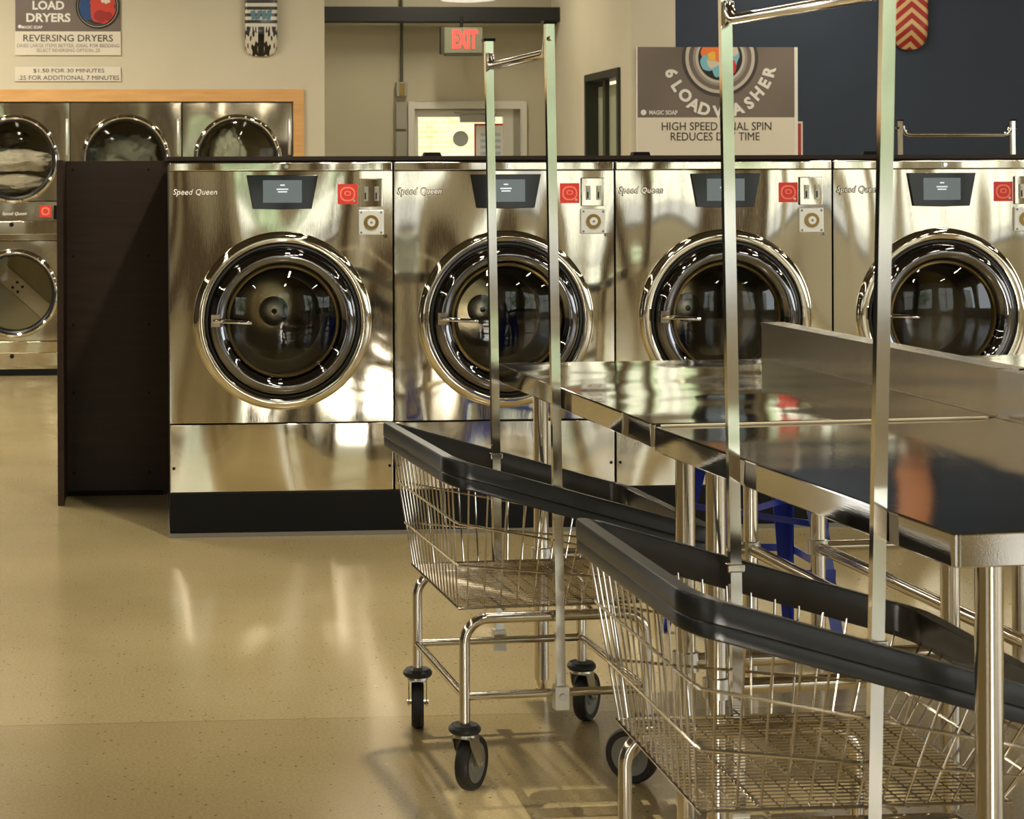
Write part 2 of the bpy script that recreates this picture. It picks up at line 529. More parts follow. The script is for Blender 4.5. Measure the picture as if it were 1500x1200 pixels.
WIN = [(-6.4, -5.0), (-4.2, -2.9), (0.75, 1.95), (3.4, 4.6), (5.4, 7.0), (7.6, 9.4)]
wall('wall_front', 'cream front wall with tall windows', 'q', -5.2, -5.0, -7.2, 10.2, 0, CEIL, [(a, b_, 0.55, 2.75) for a, b_ in WIN], M_CREAM)
mb = MB(); mb.box(-7.2, 10.2, -5.2, QB + 0.2, CEIL, CEIL + 0.15)
tag(mb.build('ceiling', M_CEIL, smooth=0, rz=TH), 'plain ceiling above the laundry', 'ceiling', kind='structure')
for i, (a, b_) in enumerate(WIN):
    mb = MB()
    z0, z1 = 0.55, 2.75
    for x0, x1, w0, w1 in ((a, b_, z0, z0 + .06), (a, b_, z1 - .06, z1), (a, a + .06, z0, z1), (b_ - .06, b_, z0, z1),
                           ((a + b_) / 2 - .025, (a + b_) / 2 + .025, z0, z1), (a, b_, 1.95, 2.0), (a, b_, z1 - .088, z1 - .074)):
        mb.box(x0, x1, -5.14, -5.06, w0, w1)
    tag(mb.build('window_%d' % (i + 1), M_DARKFRAME, smooth=0, rz=TH), 'dark framed front window number %d from the left wall' % (i + 1), 'window', kind='structure')

for i, (a, b_) in enumerate(((-4.75, -4.35), (-2.5, -2.1), (-1.45, -.95), (-.35, .2), (2.2, 2.7), (4.8, 5.2))):  # added out of view, give the washer fronts dark bands to mirror
    mb = MB(); mb.box(a, b_, -4.99, -4.6, 0, CEIL)
    tag(mb.build('added_column', M_COLBROWN, smooth=0, rz=TH, bevel=.01), 'brown column put up on the front wall for dark reflections, number %d from the left' % (i + 1), 'added_column', kind='structure')
# outdoors beyond the openings
mb = MB(); mb.box(-30, 34, -31, -30, -.05, 6.6)  # added unseen wall, cuts down the bright sky behind the windows
tag(mb.build('wall_sky_limit', mat('pale render', (.66, .64, .55), .9), smooth=0), 'pale building wall added across the street to limit the sky', 'wall', kind='structure')
mb = MB(); mb.box(-30, 40, -40, -14, -0.25, -0.05)
tag(mb.build('ground', M_ASPHALT, smooth=0), 'asphalt outside the front windows', 'ground', kind='structure')

# back exit door: white frame, glazed leaf, closer, sticker, notice
def exit_door():
    w = d1 - d0; h = dz1
    r = thing('door_1', 'white glazed exit door in the corridor end wall', 'door', bw(d0, QB, 0), TH, kind='structure')
    m = MB()
    m.box(0, .05, -.03, .12, 0, h); m.box(w - .05, w, -.03, .12, 0, h); m.box(.05, w - .05, -.03, .12, h - .06, h)
    m.build('door_frame', M_WHITEFRAME, r, bevel=.004)
    gx0 = at_q(613, 172, QB)[0] - d0; gx1 = at_q(738, 172, QB)[0] - d0
    gz1 = at_q(613, 171, QB)[1]
    l0, l1 = .052, w - .10
    m = MB()
    m.box(l0, gx0, .03, .075, .01, h - .062); m.box(gx1, l1 - .0, .03, .075, .01, h - .062)
    m.box(gx0, gx1, .03, .075, gz1, h - .062); m.box(gx0, gx1, .03, .075, .01, .3)
    m.build('door_leaf', M_WHITEFRAME, r, bevel=.003)
    m = MB(); m.box(l1, w - .05, .03, .075, .01, h - .062); m.build('side_light_panel', M_GREYBOX, r)
    m = MB(); m.box(gx0, gx1, .05, .056, .3, gz1); m.build('pane', M_PANE, r)
    cx0, cz0 = at_q(674, 179, QB); cx1, _ = at_q(724, 179, QB)
    m = MB(); m.box(cx0 - d0, cx1 - d0, -.05, .03, cz0, cz0 + .055)
    m.tube([(cx0 - d0 - .06, -.06, cz0 + .075), (cx1 - d0 + .02, -.04, cz0 + .07)], .008)
    m.build('door_closer', M_GREYBOX, r, bevel=.004)
    sx, sz = at_q(676, 203, QB)
    m = MB(); m.cyl(.062, .040, .046, (sx - d0, 0, sz)); m.build('round_sticker', mat('grey sticker', (.42, .46, .42), .6), r)
    nx0, nz1 = at_q(696, 181, QB); nx1, _ = at_q(738, 181, QB)
    m = MB()
    m.box(nx0 - d0, nx1 - d0, .040, .046, nz1 - .5, nz1)
    m.box(nx0 - d0 + .012, nx1 - d0, .036, .040, nz1 - .49, nz1 - .015, 1)
    for k in range(4):
        m.box(nx0 - d0 + .05, nx1 - d0 - .02, .033, .036, nz1 - .10 - k * .05, nz1 - .075 - k * .05, 2)
    m.build('notice', [M_RED, M_WHITE, mat('pale blue print', (.42, .58, .68), .6)], r)
exit_door()
mb = MB(); mb.box(-4, 9, QB + 9, QB + 9.2, -.05, 4)
tag(mb.build('wall_outside', M_BRICK, smooth=0, rz=TH), 'yellow brick wall outside the exit door', 'wall', kind='structure')

# dark doorway in the corridor side wall
r = thing('door_2', 'dark framed doorway in the corridor side wall', 'door', bw(PR, 13.30, 0), TH, kind='structure')
m = MB()
m.box(-.02, .16, 0, .05, 0, 2.14); m.box(-.02, .16, 1.01, 1.06, 0, 2.14); m.box(-.02, .16, .05, 1.01, 2.09, 2.14)
m.build('door_frame', M_DARKFRAME, r)
m = MB(); m.box(.075, .105, .05, 1.01, 0.01, 2.05); m.build('door_leaf', M_DOORSAGE, r)
m = MB(); m.box(.045, .0745, .66, .74, 0.01, 2.09); m.build('door_mullion', M_DARKFRAME, r)
mb = MB(); mb.box(PR + .165, PR + 1.6, 13.2, 13.24, 0, 2.6)
mb.box(PR + 1.56, PR + 1.6, 13.24, 14.5, 0, 2.6)
tag(mb.build('wall_beyond_doorway', M_OLIVE, smooth=0, rz=TH), 'olive wall of the small room beyond the doorway', 'wall', kind='structure')

# black beam across the corridor, exit sign, conduit, switch boxes, pendant lamp
bp0, bz1 = at_q(470, 13, QB - .25); bp1, bz0 = at_q(806, 33, QB - .25)
mb = MB(); mb.box(PL, PR, QB - .35, QB - .15, bz0, bz1 + .01)
tag(mb.build('beam', M_BEAM, smooth=0, rz=TH), 'black steel beam crossing the corridor', 'beam', kind='structure')

def exit_sign():
    q = QB - .45
    x0, z1 = at_q(647, 40, q); x1, z0 = at_q(707, 78, q)
    r = thing('exit_sign', 'grey exit sign with glowing red letters hanging from the black beam', 'sign', bw((x0 + x1) / 2, q, z0), TH)
    w, h = x1 - x0, z1 - z0
    m = MB(); m.box(-w / 2, w / 2, 0, .07, 0, h); m.build('housing', M_EXITFACE, r, bevel=.004)
    m = MB(); m.box(-w / 2 - .006, -w / 2 + .022, -.004, .074, -.004, h + .004); m.box(-w / 2 + .03, w / 2, -.006, .074, -.016, -.003)
    m.build('edge_trim', M_CONDUIT, r)
    m = MB(); put_text(m, text_mesh('EXIT', .2, .008, width=w * .62, height=h * .74), w * .07, -.003, h * .54)
    m.build('lettering', M_EXITRED, r, smooth=0)
    m = MB(); m.cyl(.012, h, bz0 - z0 + .03, (0, .035, 0), 'z', 12); m.build('hanger_rod', M_BEAM, r)
exit_sign()

def conduit():
    q = QB - .02
    p, z = at_q(588, 126, q)
    r = thing('switch_box', 'small metal switch box on a thin conduit left of the exit door', 'switch', bw(p, q, z), TH)
    m = MB(); m.box(-.045, .045, -.05, .018, -.085, .03); m.build('box', M_GREYBOX, r, bevel=.004)
    m = MB(); m.box(-.02, .02, -.056, -.05, -.075, .02); m.build('faceplate', M_BRASS, r)
    m = MB(); m.cyl(.012, .03, CEIL - z, (0, -.02, 0), 'z', 12); m.build('pipe', M_CONDUIT, r)
    for v0, v1, lab in ((150, 190, 'upper grey panel box beneath the switch box'), (193, 231, 'lower grey panel box just above the washer row')):
        a, za = at_q(579, v0, q); c, zc = at_q(595, v1, q)
        m = MB(); m.box(-(c - a) / 2, (c - a) / 2, -.05, .018, 0, za - zc)
        o = m.build('panel_box', M_GREYBOX, None, bevel=.006, loc=bw((a + c) / 2, q, zc), rz=TH)
        tag(o, lab, 'box', 'grey panel boxes by the exit door')
conduit()

def pendant():
    q = 11.9
    p, z = at_q(686, 2, q)
    r = thing('pendant_lamp', 'white disc pendant lamp above the exit sign', 'lamp', bw(p, q, z), TH)
    m = MB(); m.lathe([(.0001, .0), (.10, .001), (.165, .008), (.18, .02), (.16, .05), (.09, .10), (.03, .14), (.0001, .14)], 48, axis='z')
    m.build('shade', M_LAMPWHITE, r)
    m = MB(); m.cyl(.008, .13, CEIL - z, axis='z', n=10); m.build('stem', M_BEAM, r)
pendant()

# ================================================================== signs and boards on the walls
def washer_sign():
    q = QN - .006
    x0, z1 = at_q(933, 69, q); x1, zs = at_q(1163, 172, q); _, z0 = at_q(933, 232, q)
    z0 -= .25
    w = x1 - x0
    r = thing('washer_poster', 'six load washer poster on the navy wall', 'poster', bw((x0 + x1) / 2, q, z0), TH)
    H, S = z1 - z0, zs - z0
    m = MB()
    m.box(-w / 2, w / 2, -.012, 0, 0, S); m.box(-w / 2, w / 2, -.012, 0, S, H, 1)
    m.box(w / 2, w / 2 + .022, -.014, 0, S * .0, H, 2)
    m.box(-w / 2 - .008, -w / 2, -.013, 0, 0, H, 2)
    m.build('board', [M_PAPER, M_TAUPE, M_WHITE], r, smooth=0)
    # printed washer door, cut by the poster's top edge
    cx = at_q(1054, 85, q)[0] - (x0 + x1) / 2
    cz = at_q(1054, 85, q)[1] - z0
    def half_disc(m, rad, y, mi):
        pts = []
        n = 64
        for i in range(n):
            a = 2 * PI * i / n
            pts.append((cx + rad * math.cos(a), min(cz + rad * math.sin(a), H)))
        m.prism(pts, y, y + .0008, mi)
    px = 1 / 220.0
    m = MB()
    for k, (rad, mi) in enumerate(((57, 0), (52, 1), (47, 2), (41, 3), (37, 1), (33, 4))):
        half_disc(m, rad * px, -.0135 - .0010 * k, mi)
    m.build('printed_door', [mat('print dark ring', (.05, .042, .035), .5), mat('print light ring', (.55, .50, .43), .5), M_TAUPE,
                             mat('print mid ring', (.30, .26, .22), .5), mat('print black', (.012, .011, .01), .5)], r, smooth=0)
    # colourful washing in the printed door
    cols = [mat('print ' + n_, c, .6) for n_, c in (('orange', (.85, .20, .04)), ('red', (.62, .03, .03)), ('sky', (.20, .50, .60)),
            ('linen', (.66, .58, .48)), ('yellow', (.85, .50, .05)))]
    m = MB()
    rnd = random.Random(3)
    shapes = [(-14, 10, 18, 0), (6, 12, 16, 0), (14, 2, 14, 2), (-18, -6, 12, 2), (-6, -8, 14, 3), (6, -14, 14, 3), (14, -12, 11, 1), (-12, 2, 7, 4), (0, 2, 9, 0), (20, 10, 8, 3), (-4, -20, 9, 2)]
    for k, (dx, dz, rr, mi) in enumerate(shapes):
        pts = []
        for i in range(14):
            a = 2 * PI * i / 14
            q_ = rr * (0.8 + .35 * rnd.random())
            X, Z = dx + q_ * math.cos(a), dz + q_ * math.sin(a)
            l = math.hypot(X, Z)
            if l > 31: X, Z = X * 31 / l, Z * 31 / l
            pts.append((cx + X * px, min(cz + Z * px, H - .001)))
        m.prism(pts, -.0195 - .0006 * k, -.0189 - .0006 * k, mi)
    m.build('printed_washing', cols, r, smooth=0)
    # arced title
    m = MB()
    for chh, an in zip('6LOADWASHER', (197, 213, 226.5, 240, 252.5, 271.5, 289, 303, 316.5, 331, 345)):
        rad = (76 + (3 if 230 < an < 310 else 0)) * px
        an = R(an)
        put_text(m, text_mesh(chh, .108, .0045), cx + rad * math.cos(an), -.0150, cz + rad * math.sin(an), 0, an + PI / 2)
    m.build('title_lettering', M_WHITE, r, smooth=0)
    m = MB()
    put_text(m, text_mesh('HIGH SPEED FINAL SPIN', .1, 0, width=164 * px, height=12 * px), at_q(1049, 185, q)[0] - (x0 + x1) / 2, -.0135, at_q(1049, 185, q)[1] - z0)
    m.build('lettering', M_INK, r, smooth=0)
    m = MB()
    put_text(m, text_mesh('REDUCES DRY TIME', .1, 0, width=133 * px, height=12 * px), at_q(1047, 200, q)[0] - (x0 + x1) / 2, -.0135, at_q(1047, 200, q)[1] - z0)
    m.build('lettering', M_INK, r, smooth=0)
    m = MB()
    lx, lz = at_q(942, 165, q)
    m.cyl(4.2 * px, -.0145, -.012, (lx - (x0 + x1) / 2, 0, lz - z0), n=20)
    tx, tz = at_q(971, 165, q)
    put_text(m, text_mesh('MAGIC SOAP', .05, .001, width=42 * px, height=6.5 * px), tx - (x0 + x1) / 2, -.0135, tz - z0)
    m.build('logo', M_WHITE, r, smooth=0)
washer_sign()

q = QN - .002
a, z1 = at_q(1160, 178, q); c, z0 = at_q(1176, 232, q)
mb = MB(); mb.box(-.16, (c - a), 0.0, .0018, -.2, z1 - z0); mb.box(-.155, (c - a) - .012, -.0012, .0002, -.19, z1 - z0 - .012, 1)
o = mb.build('red_notice', [M_PAPER, mat('brick red print', (.40, .035, .02), .5)], smooth=0, loc=bw(a, q, z0), rz=TH)
tag(o, 'red notice with pale border peeking out right of the washer poster', 'notice')

def dryer_sign():
    q = QD - .006
    px = 1 / 206.0
    x0, zb = at_q(22, 46, q); x1, z0 = at_q(177, 81, q)
    w = x1 - x0; S = zb - z0; H = S + .55
    r = thing('dryer_poster', 'load dryers poster on the cream wall', 'poster', bw((x0 + x1) / 2, q, z0), TH)
    xm = (x0 + x1) / 2
    m = MB()
    m.box(-w / 2, w / 2, -.01, 0, 0, S); m.box(-w / 2 + .003, w / 2 - .003, -.01, 0, S, H, 1)
    m.build('board', [M_PAPER, M_TAUPE], r, smooth=0)
    def loc(u, v):
        p, z = at_q(u, v, q); return p - xm, z - z0
    for t, u, v, ww, hh in (('LOAD', 71, 8, 46, 13), ('DRYERS', 71, 26, 64, 13)):
        m = MB()
        x, z = loc(u, v); put_text(m, text_mesh(t, .1, .003, width=ww * px, height=hh * px), x, -.0115, z)
        m.build('title_lettering', M_WHITE, r, smooth=0)
    m = MB()
    x, z = loc(29, 39); m.cyl(2.6 * px, -.012, -.010, (x, 0, z), n=16)
    x, z = loc(47, 40); put_text(m, text_mesh('MAGIC SOAP', .05, .001, width=30 * px, height=4.5 * px), x, -.0115, z)
    m.build('logo', M_WHITE, r, smooth=0)
    m = MB()
    x, z = loc(100, 56); put_text(m, text_mesh('REVERSING DRYERS', .1, 0.0006, width=130 * px, height=10 * px), x, -.0115, z)
    m.build('lettering', M_INK, r, smooth=0)
    m = MB()
    x, z = loc(100, 67); put_text(m, text_mesh('DRIES LARGE ITEMS BETTER. IDEAL FOR BEDDING', .05, 0, width=148 * px, height=5 * px), x, -.0115, z)
    m.build('small_lettering', M_INKSOFT, r, smooth=0)
    m = MB()
    x, z = loc(100, 74); put_text(m, text_mesh('SELECT REVERSING OPTION .25', .05, 0, width=92 * px, height=5 * px), x, -.0115, z)
    m.build('small_lettering', M_INKSOFT, r, smooth=0)
    cx, cz = loc(143, 10)
    m = MB()
    for k, (rad, mi) in enumerate(((31.5, 0), (30, 1), (28.5, 0))):
        m.cyl(rad * px, -.011 - .001 * k, -.0095, (cx, 0, cz), n=48, mi=mi)
    m.build('printed_door', [mat('print black ring', (.014, .012, .01), .5), mat('print pale ring', (.5, .46, .38), .5)], r, smooth=0)
    m = MB()
    rnd = random.Random(8)
    for k, (dx, dz, rr, mi) in enumerate(((-12, -4, 17, 1), (-14, 10, 12, 1), (8, -8, 18, 0), (12, 6, 15, 0), (-2, 6, 10, 0), (4, -14, 10, 3), (12, 12, 8, 2), (14, -14, 7, 3))):
        pts = []
        for i in range(16):
            an = 2 * PI * i / 16
            q_ = rr * (.82 + .3 * rnd.random())
            X, Z = dx + q_ * math.cos(an), dz + q_ * math.sin(an)
            l = math.hypot(X, Z)
            if l > 27: X, Z = X * 27 / l, Z * 27 / l
            pts.append((cx + X * px, cz + Z * px))
        m.prism(pts, -.0140 - .0006 * k, -.0134 - .0006 * k, mi)
    m.build('printed_washing', [mat('print scarlet', (.60, .05, .025), .6), mat('print cobalt', (.012, .06, .20), .6), mat('print cream', (.72, .66, .56), .6), mat('print dark scarlet', (.33, .02, .015), .6)], r, smooth=0)
    # price strip below
    a, zt = at_q(22, 98, q); c, zb2 = at_q(177, 119, q)
    o = thing('price_sign', 'small cream price sign under the dryer poster', 'sign', bw((a + c) / 2, q, zb2), TH)
    m = MB(); m.box(-(c - a) / 2, (c - a) / 2, -.008, 0, 0, zt - zb2); m.build('board', M_PAPER, o, smooth=0)
    m = MB()
    x, z = at_q(101, 104, q); put_text(m, text_mesh('$1.50 FOR 30 MINUTES', .06, 0, width=103 * px, height=6.5 * px), x - (a + c) / 2, -.0095, z - zb2)
    m.build('lettering', M_INK, o, smooth=0)
    m = MB()
    x, z = at_q(101, 114, q); put_text(m, text_mesh('.25 FOR ADDITIONAL 7 MINUTES', .06, 0, width=146 * px, height=6.5 * px), x - (a + c) / 2, -.0095, z - zb2)
    m.build('lettering', M_INK, o, smooth=0)
dryer_sign()

def skateboard(name, label, u0, u1, vb, q, kind):
    a, zb = at_q(u0, vb, q); c, _ = at_q(u1, vb, q)
    w = c - a
    L = .80
    r = thing(name, label, 'skateboard', bw((a + c) / 2, q, zb), TH, 'skateboard decks hung on the walls')
    def outline(s=1.0):
        pts = []
        hw = w / 2 * s
        rr = hw * .62 if kind == 'bw' else hw * .85
        for cx, cz, a0 in ((hw - rr, L - rr, 0), (-hw + rr, L - rr, PI / 2), (-hw + rr, rr, PI), (hw - rr, rr, 1.5 * PI)):
            for i in range(9):
                t = a0 + PI / 2 * i / 8
                pts.append((cx + rr * math.cos(t), cz + rr * math.sin(t)))
        return pts
    def at(x, z, zf=0):
        # kicked tail: the end leans towards the wall
        return -.055 + (.05 * max(0, (.16 - z) / .16) ** 1.3)
    # deck as a bent strip grid clipped to the outline
    m = MB()
    nz, nx = 60, 12
    hw = w / 2
    rr = hw * .62 if kind == 'bw' else hw * .85
    def half(z):
        e = min(z, L - z)
        if e >= rr: return hw
        return hw - rr + math.sqrt(max(0, rr * rr - (rr - e) ** 2))
    idx = {}
    for k in range(nz + 1):
        t = k / nz
        z = L * (t if t > .2 else t * 1.0)
        h_ = max(half(z), .004)
        for j in range(nx + 1):
            x = -h_ + 2 * h_ * j / nx
            y = at(x, z)
            idx[(k, j)] = len(m.v); m.v.append((x, y, z))
    base = len(m.v)
    for k in range(nz):
        for j in range(nx):
            m.face((idx[k, j], idx[k, j + 1], idx[k + 1, j + 1], idx[k + 1, j]))
    o = m.build('deck', None or DECK[kind], r)
    sd = o.modifiers.new('thick', 'SOLIDIFY'); sd.thickness = .011; sd.offset = 1
    m = MB(); m.box(-.03, .03, -.055, -.0, L * .45, L * .5); m.build('hook', M_ZINC, r)
    if kind == 'bw':
        m = MB()
        for k, (x, h_, tilt) in enumerate(((-.055, .07, .2), (-.02, .075, -.25), (.02, .07, .2), (.055, .08, -.1))):
            zz = L * .36
            m.prism([(x - .016 + tilt * .02, zz - h_ / 2), (x + .014 + tilt * .02, zz - h_ / 2 + .008), (x + .018 - tilt * .03, zz + h_ / 2), (x - .014 - tilt * .03, zz + h_ / 2 - .01)], -.070, -.067)
        m.build('teal_graphic', mat('teal print', (.10, .22, .28), .5), r, smooth=0)
    return r

def deck_mat(kind):
    m = mat('deck ' + kind, (.5, .5, .5), .3, coat=.3)
    nt, lk, b = nodes(m)
    tc = add(nt, 'ShaderNodeTexCoord')
    sx = add(nt, 'ShaderNodeSeparateXYZ'); lk.new(tc.outputs['Object'], sx.inputs[0])
    ab = add(nt, 'ShaderNodeMath', operation='ABSOLUTE'); lk.new(sx.outputs['X'], ab.inputs[0])
    if kind == 'red':
        mul = add(nt, 'ShaderNodeMath', operation='MULTIPLY_ADD'); mul.inputs[1].default_value = 0.85
        lk.new(ab.outputs[0], mul.inputs[0]); lk.new(sx.outputs['Z'], mul.inputs[2])
        fr = add(nt, 'ShaderNodeMath', operation='PINGPONG'); fr.inputs[1].default_value = .038
        lk.new(mul.outputs[0], fr.inputs[0])
        gt = add(nt, 'ShaderNodeMath', operation='GREATER_THAN'); gt.inputs[1].default_value = .021
        lk.new(fr.outputs[0], gt.inputs[0])
        mx = add(nt, 'ShaderNodeMixRGB')
        mx.inputs[1].default_value = (.36, .02, .015, 1); mx.inputs[2].default_value = (.62, .43, .20, 1)
        lk.new(gt.outputs[0], mx.inputs['Fac'])
    else:
        # black and cream slashes, mirrored left and right
        cb = add(nt, 'ShaderNodeCombineXYZ')
        lk.new(ab.outputs[0], cb.inputs[0]); lk.new(sx.outputs['Z'], cb.inputs[2])
        mp = add(nt, 'ShaderNodeMapping'); mp.inputs['Rotation'].default_value = (0, R(-24), 0); mp.inputs['Scale'].default_value = (34, 1, 9)
        lk.new(cb.outputs[0], mp.inputs['Vector'])
        n = add(nt, 'ShaderNodeTexNoise'); n.inputs['Scale'].default_value = 1.6; n.inputs['Detail'].default_value = 0
        lk.new(mp.outputs[0], n.inputs['Vector'])
        g1 = add(nt, 'ShaderNodeMath', operation='GREATER_THAN'); g1.inputs[1].default_value = .50; lk.new(n.outputs['Fac'], g1.inputs[0])
        # upper part: sideways bands
        mp2 = add(nt, 'ShaderNodeMath', operation='PINGPONG'); mp2.inputs[1].default_value = .024; lk.new(sx.outputs['Z'], mp2.inputs[0])
        g2 = add(nt, 'ShaderNodeMath', operation='GREATER_THAN'); g2.inputs[1].default_value = .0115; lk.new(mp2.outputs[0], g2.inputs[0])
        sel = add(nt, 'ShaderNodeMath', operation='GREATER_THAN'); sel.inputs[1].default_value = .205; lk.new(sx.outputs['Z'], sel.inputs[0])
        mm = add(nt, 'ShaderNodeMix'); mm.data_type = 'FLOAT'
        lk.new(sel.outputs[0], mm.inputs[0]); lk.new(g1.outputs[0], mm.inputs[2]); lk.new(g2.outputs[0], mm.inputs[3])
        ctr = add(nt, 'ShaderNodeMath', operation='GREATER_THAN'); ctr.inputs[1].default_value = .022; lk.new(ab.outputs[0], ctr.inputs[0])
        mxx = add(nt, 'ShaderNodeMath', operation='MAXIMUM'); lk.new(ctr.outputs[0], mxx.inputs[0]); lk.new(sel.outputs[0], mxx.inputs[1])
        ml = add(nt, 'ShaderNodeMath', operation='MULTIPLY'); lk.new(mm.outputs[0], ml.inputs[0]); lk.new(mxx.outputs[0], ml.inputs[1])
        mx = add(nt, 'ShaderNodeMixRGB')
        mx.inputs[1].default_value = (.006, .006, .006, 1); mx.inputs[2].default_value = (.66, .62, .52, 1)
        lk.new(ml.outputs[0], mx.inputs['Fac'])
    lk.new(mx.outputs[0], b.inputs['Base Color'])
    return m
DECK = {'bw': deck_mat('bw'), 'red': deck_mat('red')}
skateboard('skateboard', 'black and white skateboard deck hung on the cream wall', 358.5, 405.5, 82, QD - .001, 'bw')
skateboard('skateboard', 'red and cream chevron skateboard deck hung on the navy wall', 1307, 1354, 73, QN - .001, 'red')

# ================================================================== stacked dryers
def ring(m, prof, c, n=64, mi=0):
    m.lathe(prof, n, c, 'y', mi)

def panel_with_hole(m, x0, x1, z0, z1, y, c, r, n=64, mi=0):
    """flat front sheet with a round opening"""
    b = len(m.v)
    for i in range(n):
        a = 2 * PI * i / n + 1e-4
        ca, sa = math.cos(a), math.sin(a)
        m.v.append((c[0] + r * ca, y, c[1] + r * sa))
        tx = ((x1 if ca > 0 else x0) - c[0]) / ca if abs(ca) > 1e-9 else 1e9
        tz = ((z1 if sa > 0 else z0) - c[1]) / sa if abs(sa) > 1e-9 else 1e9
        t = min(tx, tz)
        m.v.append((c[0] + t * ca, y, c[1] + t * sa))
    corners = {}
    for (X, Z) in ((x0, z0), (x1, z0), (x1, z1), (x0, z1)):
        a = math.atan2(Z - c[1], X - c[0]) % (2 * PI)
        i = int(((a - 1e-4) / (2 * PI)) * n) % n
        corners[i] = len(m.v); m.v.append((X, y, Z))
    for i in range(n):
        j = (i + 1) % n
        if i in corners:
            m.face((b + 2 * i, b + 2 * i + 1, corners[i], b + 2 * j + 1, b + 2 * j), mi)
        else:
            m.face((b + 2 * i, b + 2 * i + 1, b + 2 * j + 1, b + 2 * j), mi)

BRAND = text_mesh('Speed Queen', .06, .0008, shear=.25, width=.172, height=.030, spacing=1.06)
BRAND_O = text_mesh('Speed Queen', .06, .0030, shear=.25, width=.179, height=.037, spacing=1.06)

DW = .788
def make_dryer(loc, label):
    r = thing('stack_dryer', label, 'dryer', loc, TH, 'stacked dryers set into the wall')
    hw = DW / 2
    H = zt_in - .006
    CU, CL = 1.534, .583
    m = MB()
    m.box(-hw, -hw + .012, .012, .95, 0, H); m.box(hw - .012, hw, .012, .95, 0, H)
    m.box(-hw, hw, .94, .95, 0, H); m.box(-hw + .012, hw - .012, .012, .94, .975, .985); m.box(-hw + .012, hw - .012, .012, .94, H - .012, H)
    m.box(-hw + .012, hw - .012, .012, .94, .0, .012)
    m.build('cabinet', M_DARKSTEEL, r, smooth=0)
    m = MB(); m.box(-hw, hw, .004, .02, 0, .045); m.build('kick_plate', M_BLACK, r, smooth=0)
    for cz, z0, z1 in ((CU, 1.235, H), (CL, .245, .955)):
        m = MB(); panel_with_hole(m, -hw + .002, hw - .002, z0, z1, .0, (0, cz), .285)
        for x0, x1, a0, a1 in ((-hw + .002, hw - .002, z1 - .003, z1), (-hw + .002, hw - .002, z0, z0 + .003)):
            m.box(x0, x1, 0, .012, a0, a1)
        m.box(-hw + .002, -hw + .005, 0, .012, z0, z1); m.box(hw - .005, hw - .002, 0, .012, z0, z1)
        m.build('front_panel', M_STEEL2, r, smooth=0)
        d = MB(); ring(d, [(.315, .0), (.314, -.014), (.305, -.026), (.293, -.030), (.284, -.024), (.281, -.008)], (0, 0, cz))
        for k in range(16):
            a = 2 * PI * (k + .5) / 16
            d.cyl(.007, -.033, -.022, (.299 * math.cos(a), 0, cz + .299 * math.sin(a)), n=8)
        door = d.build('door', M_CHROME, r)
        g = MB(); ring(g, [(.286, -.020), (.278, -.026), (.268, -.020), (.262, .0), (.258, .06)], (0, 0, cz)); g.build('gasket', M_GASKET, door)
        g = MB(); ring(g, [(.27, -.010), (.18, -.016), (.09, -.019), (.0005, -.020)], (0, 0, cz)); g.build('glass', M_DRYGLASS, door)
        g = MB(); g.tube([(.372, -.004, cz + .03), (.372, -.022, cz + .05), (.372, -.022, cz + .26), (.372, -.004, cz + .28)], .009, 8)
        g.build('handle', M_LOCKPLATE, door)
        dm = MB(); ring(dm, [(.29, .02), (.36, .06), (.36, .62), (.0005, .64)], (0, 0, cz))
        drum = dm.build('drum', M_DRUMTAN, r)
        pl = MB()
        a = R(-42)
        def rot(x, z): return x * math.cos(a) - z * math.sin(a), x * math.sin(a) + z * math.cos(a)
        poly = [rot(x, z) for x, z in ((-.30, -.06), (.30, -.06), (.30, .06), (-.30, .06))]
        pl.prism([(x, z + cz) for x, z in poly], .605, .625)
        for k in range(4):
            X, Z = rot(-.05 + .05 * (k % 2), -.03 + .05 * (k // 2))
            pl.cyl(.011, .600, .606, (X, 0, Z + cz), n=12, mi=1)
        pl.build('drum_plate', [M_PLATE, M_BLACK], drum, smooth=0)
    # middle control band
    m = MB(); m.box(-hw + .002, hw - .002, 0, .012, .958, 1.232); m.build('control_panel', M_STEEL2, r, bevel=.003)
    m = MB(); put_text(m, BRAND_O, -.0, -.0012, 1.145, 1); put_text(m, BRAND, -.0, -.0025, 1.145)
    o = m.build('brand_lettering', [M_WHITE, M_INK], r, smooth=0)
    m = MB(); m.box(.175, .262, -.003, 0, 1.122, 1.205); o = m.build('sticker', M_RED, r)
    m = MB(); m.prism(rrect(.19, .247, 1.136, 1.192, .02), -.0042, -.003); m.prism(rrect(.20, .237, 1.146, 1.182, .016), -.0052, -.004, 1); m.build('sticker_print', [M_PINK, M_RED], o, smooth=0)
    m = MB(); m.box(.275, .345, -.010, 0, 1.105, 1.205); o = m.build('keypad', M_BLACKGLOSS, r, bevel=.003)
    for z in (1.0, .07):
        m = MB(); m.box(-.30, .30, -.012, 0, z, z + .095); o = m.build('coin_drawer', M_STEEL2, r, bevel=.004)
        m = MB(); m.cyl(.016, -.018, -.011, (-.02, 0, z + .07), n=16); m.build('lock', M_BLACK, o)
    m = MB(); m.box(-hw + .002, hw - .002, 0, .012, .047, .242); m.build('lower_panel', M_STEEL2, r, bevel=.003)
    return r
DP = []
for k, u in enumerate((22, 185.5, 349)):
    p, z = at_q(u, 540, QD - .012)
    DP.append(p)
d_a = make_dryer(bw(DP[0], QD - .012, 0), 'leftmost stacked dryer with cream towels behind its upper glass')
d_b = copy_tree(d_a); d_b.location = bw(DP[1], QD - .012, 0); d_b['label'] = 'middle stacked dryer, its upper glass showing grey clothes'
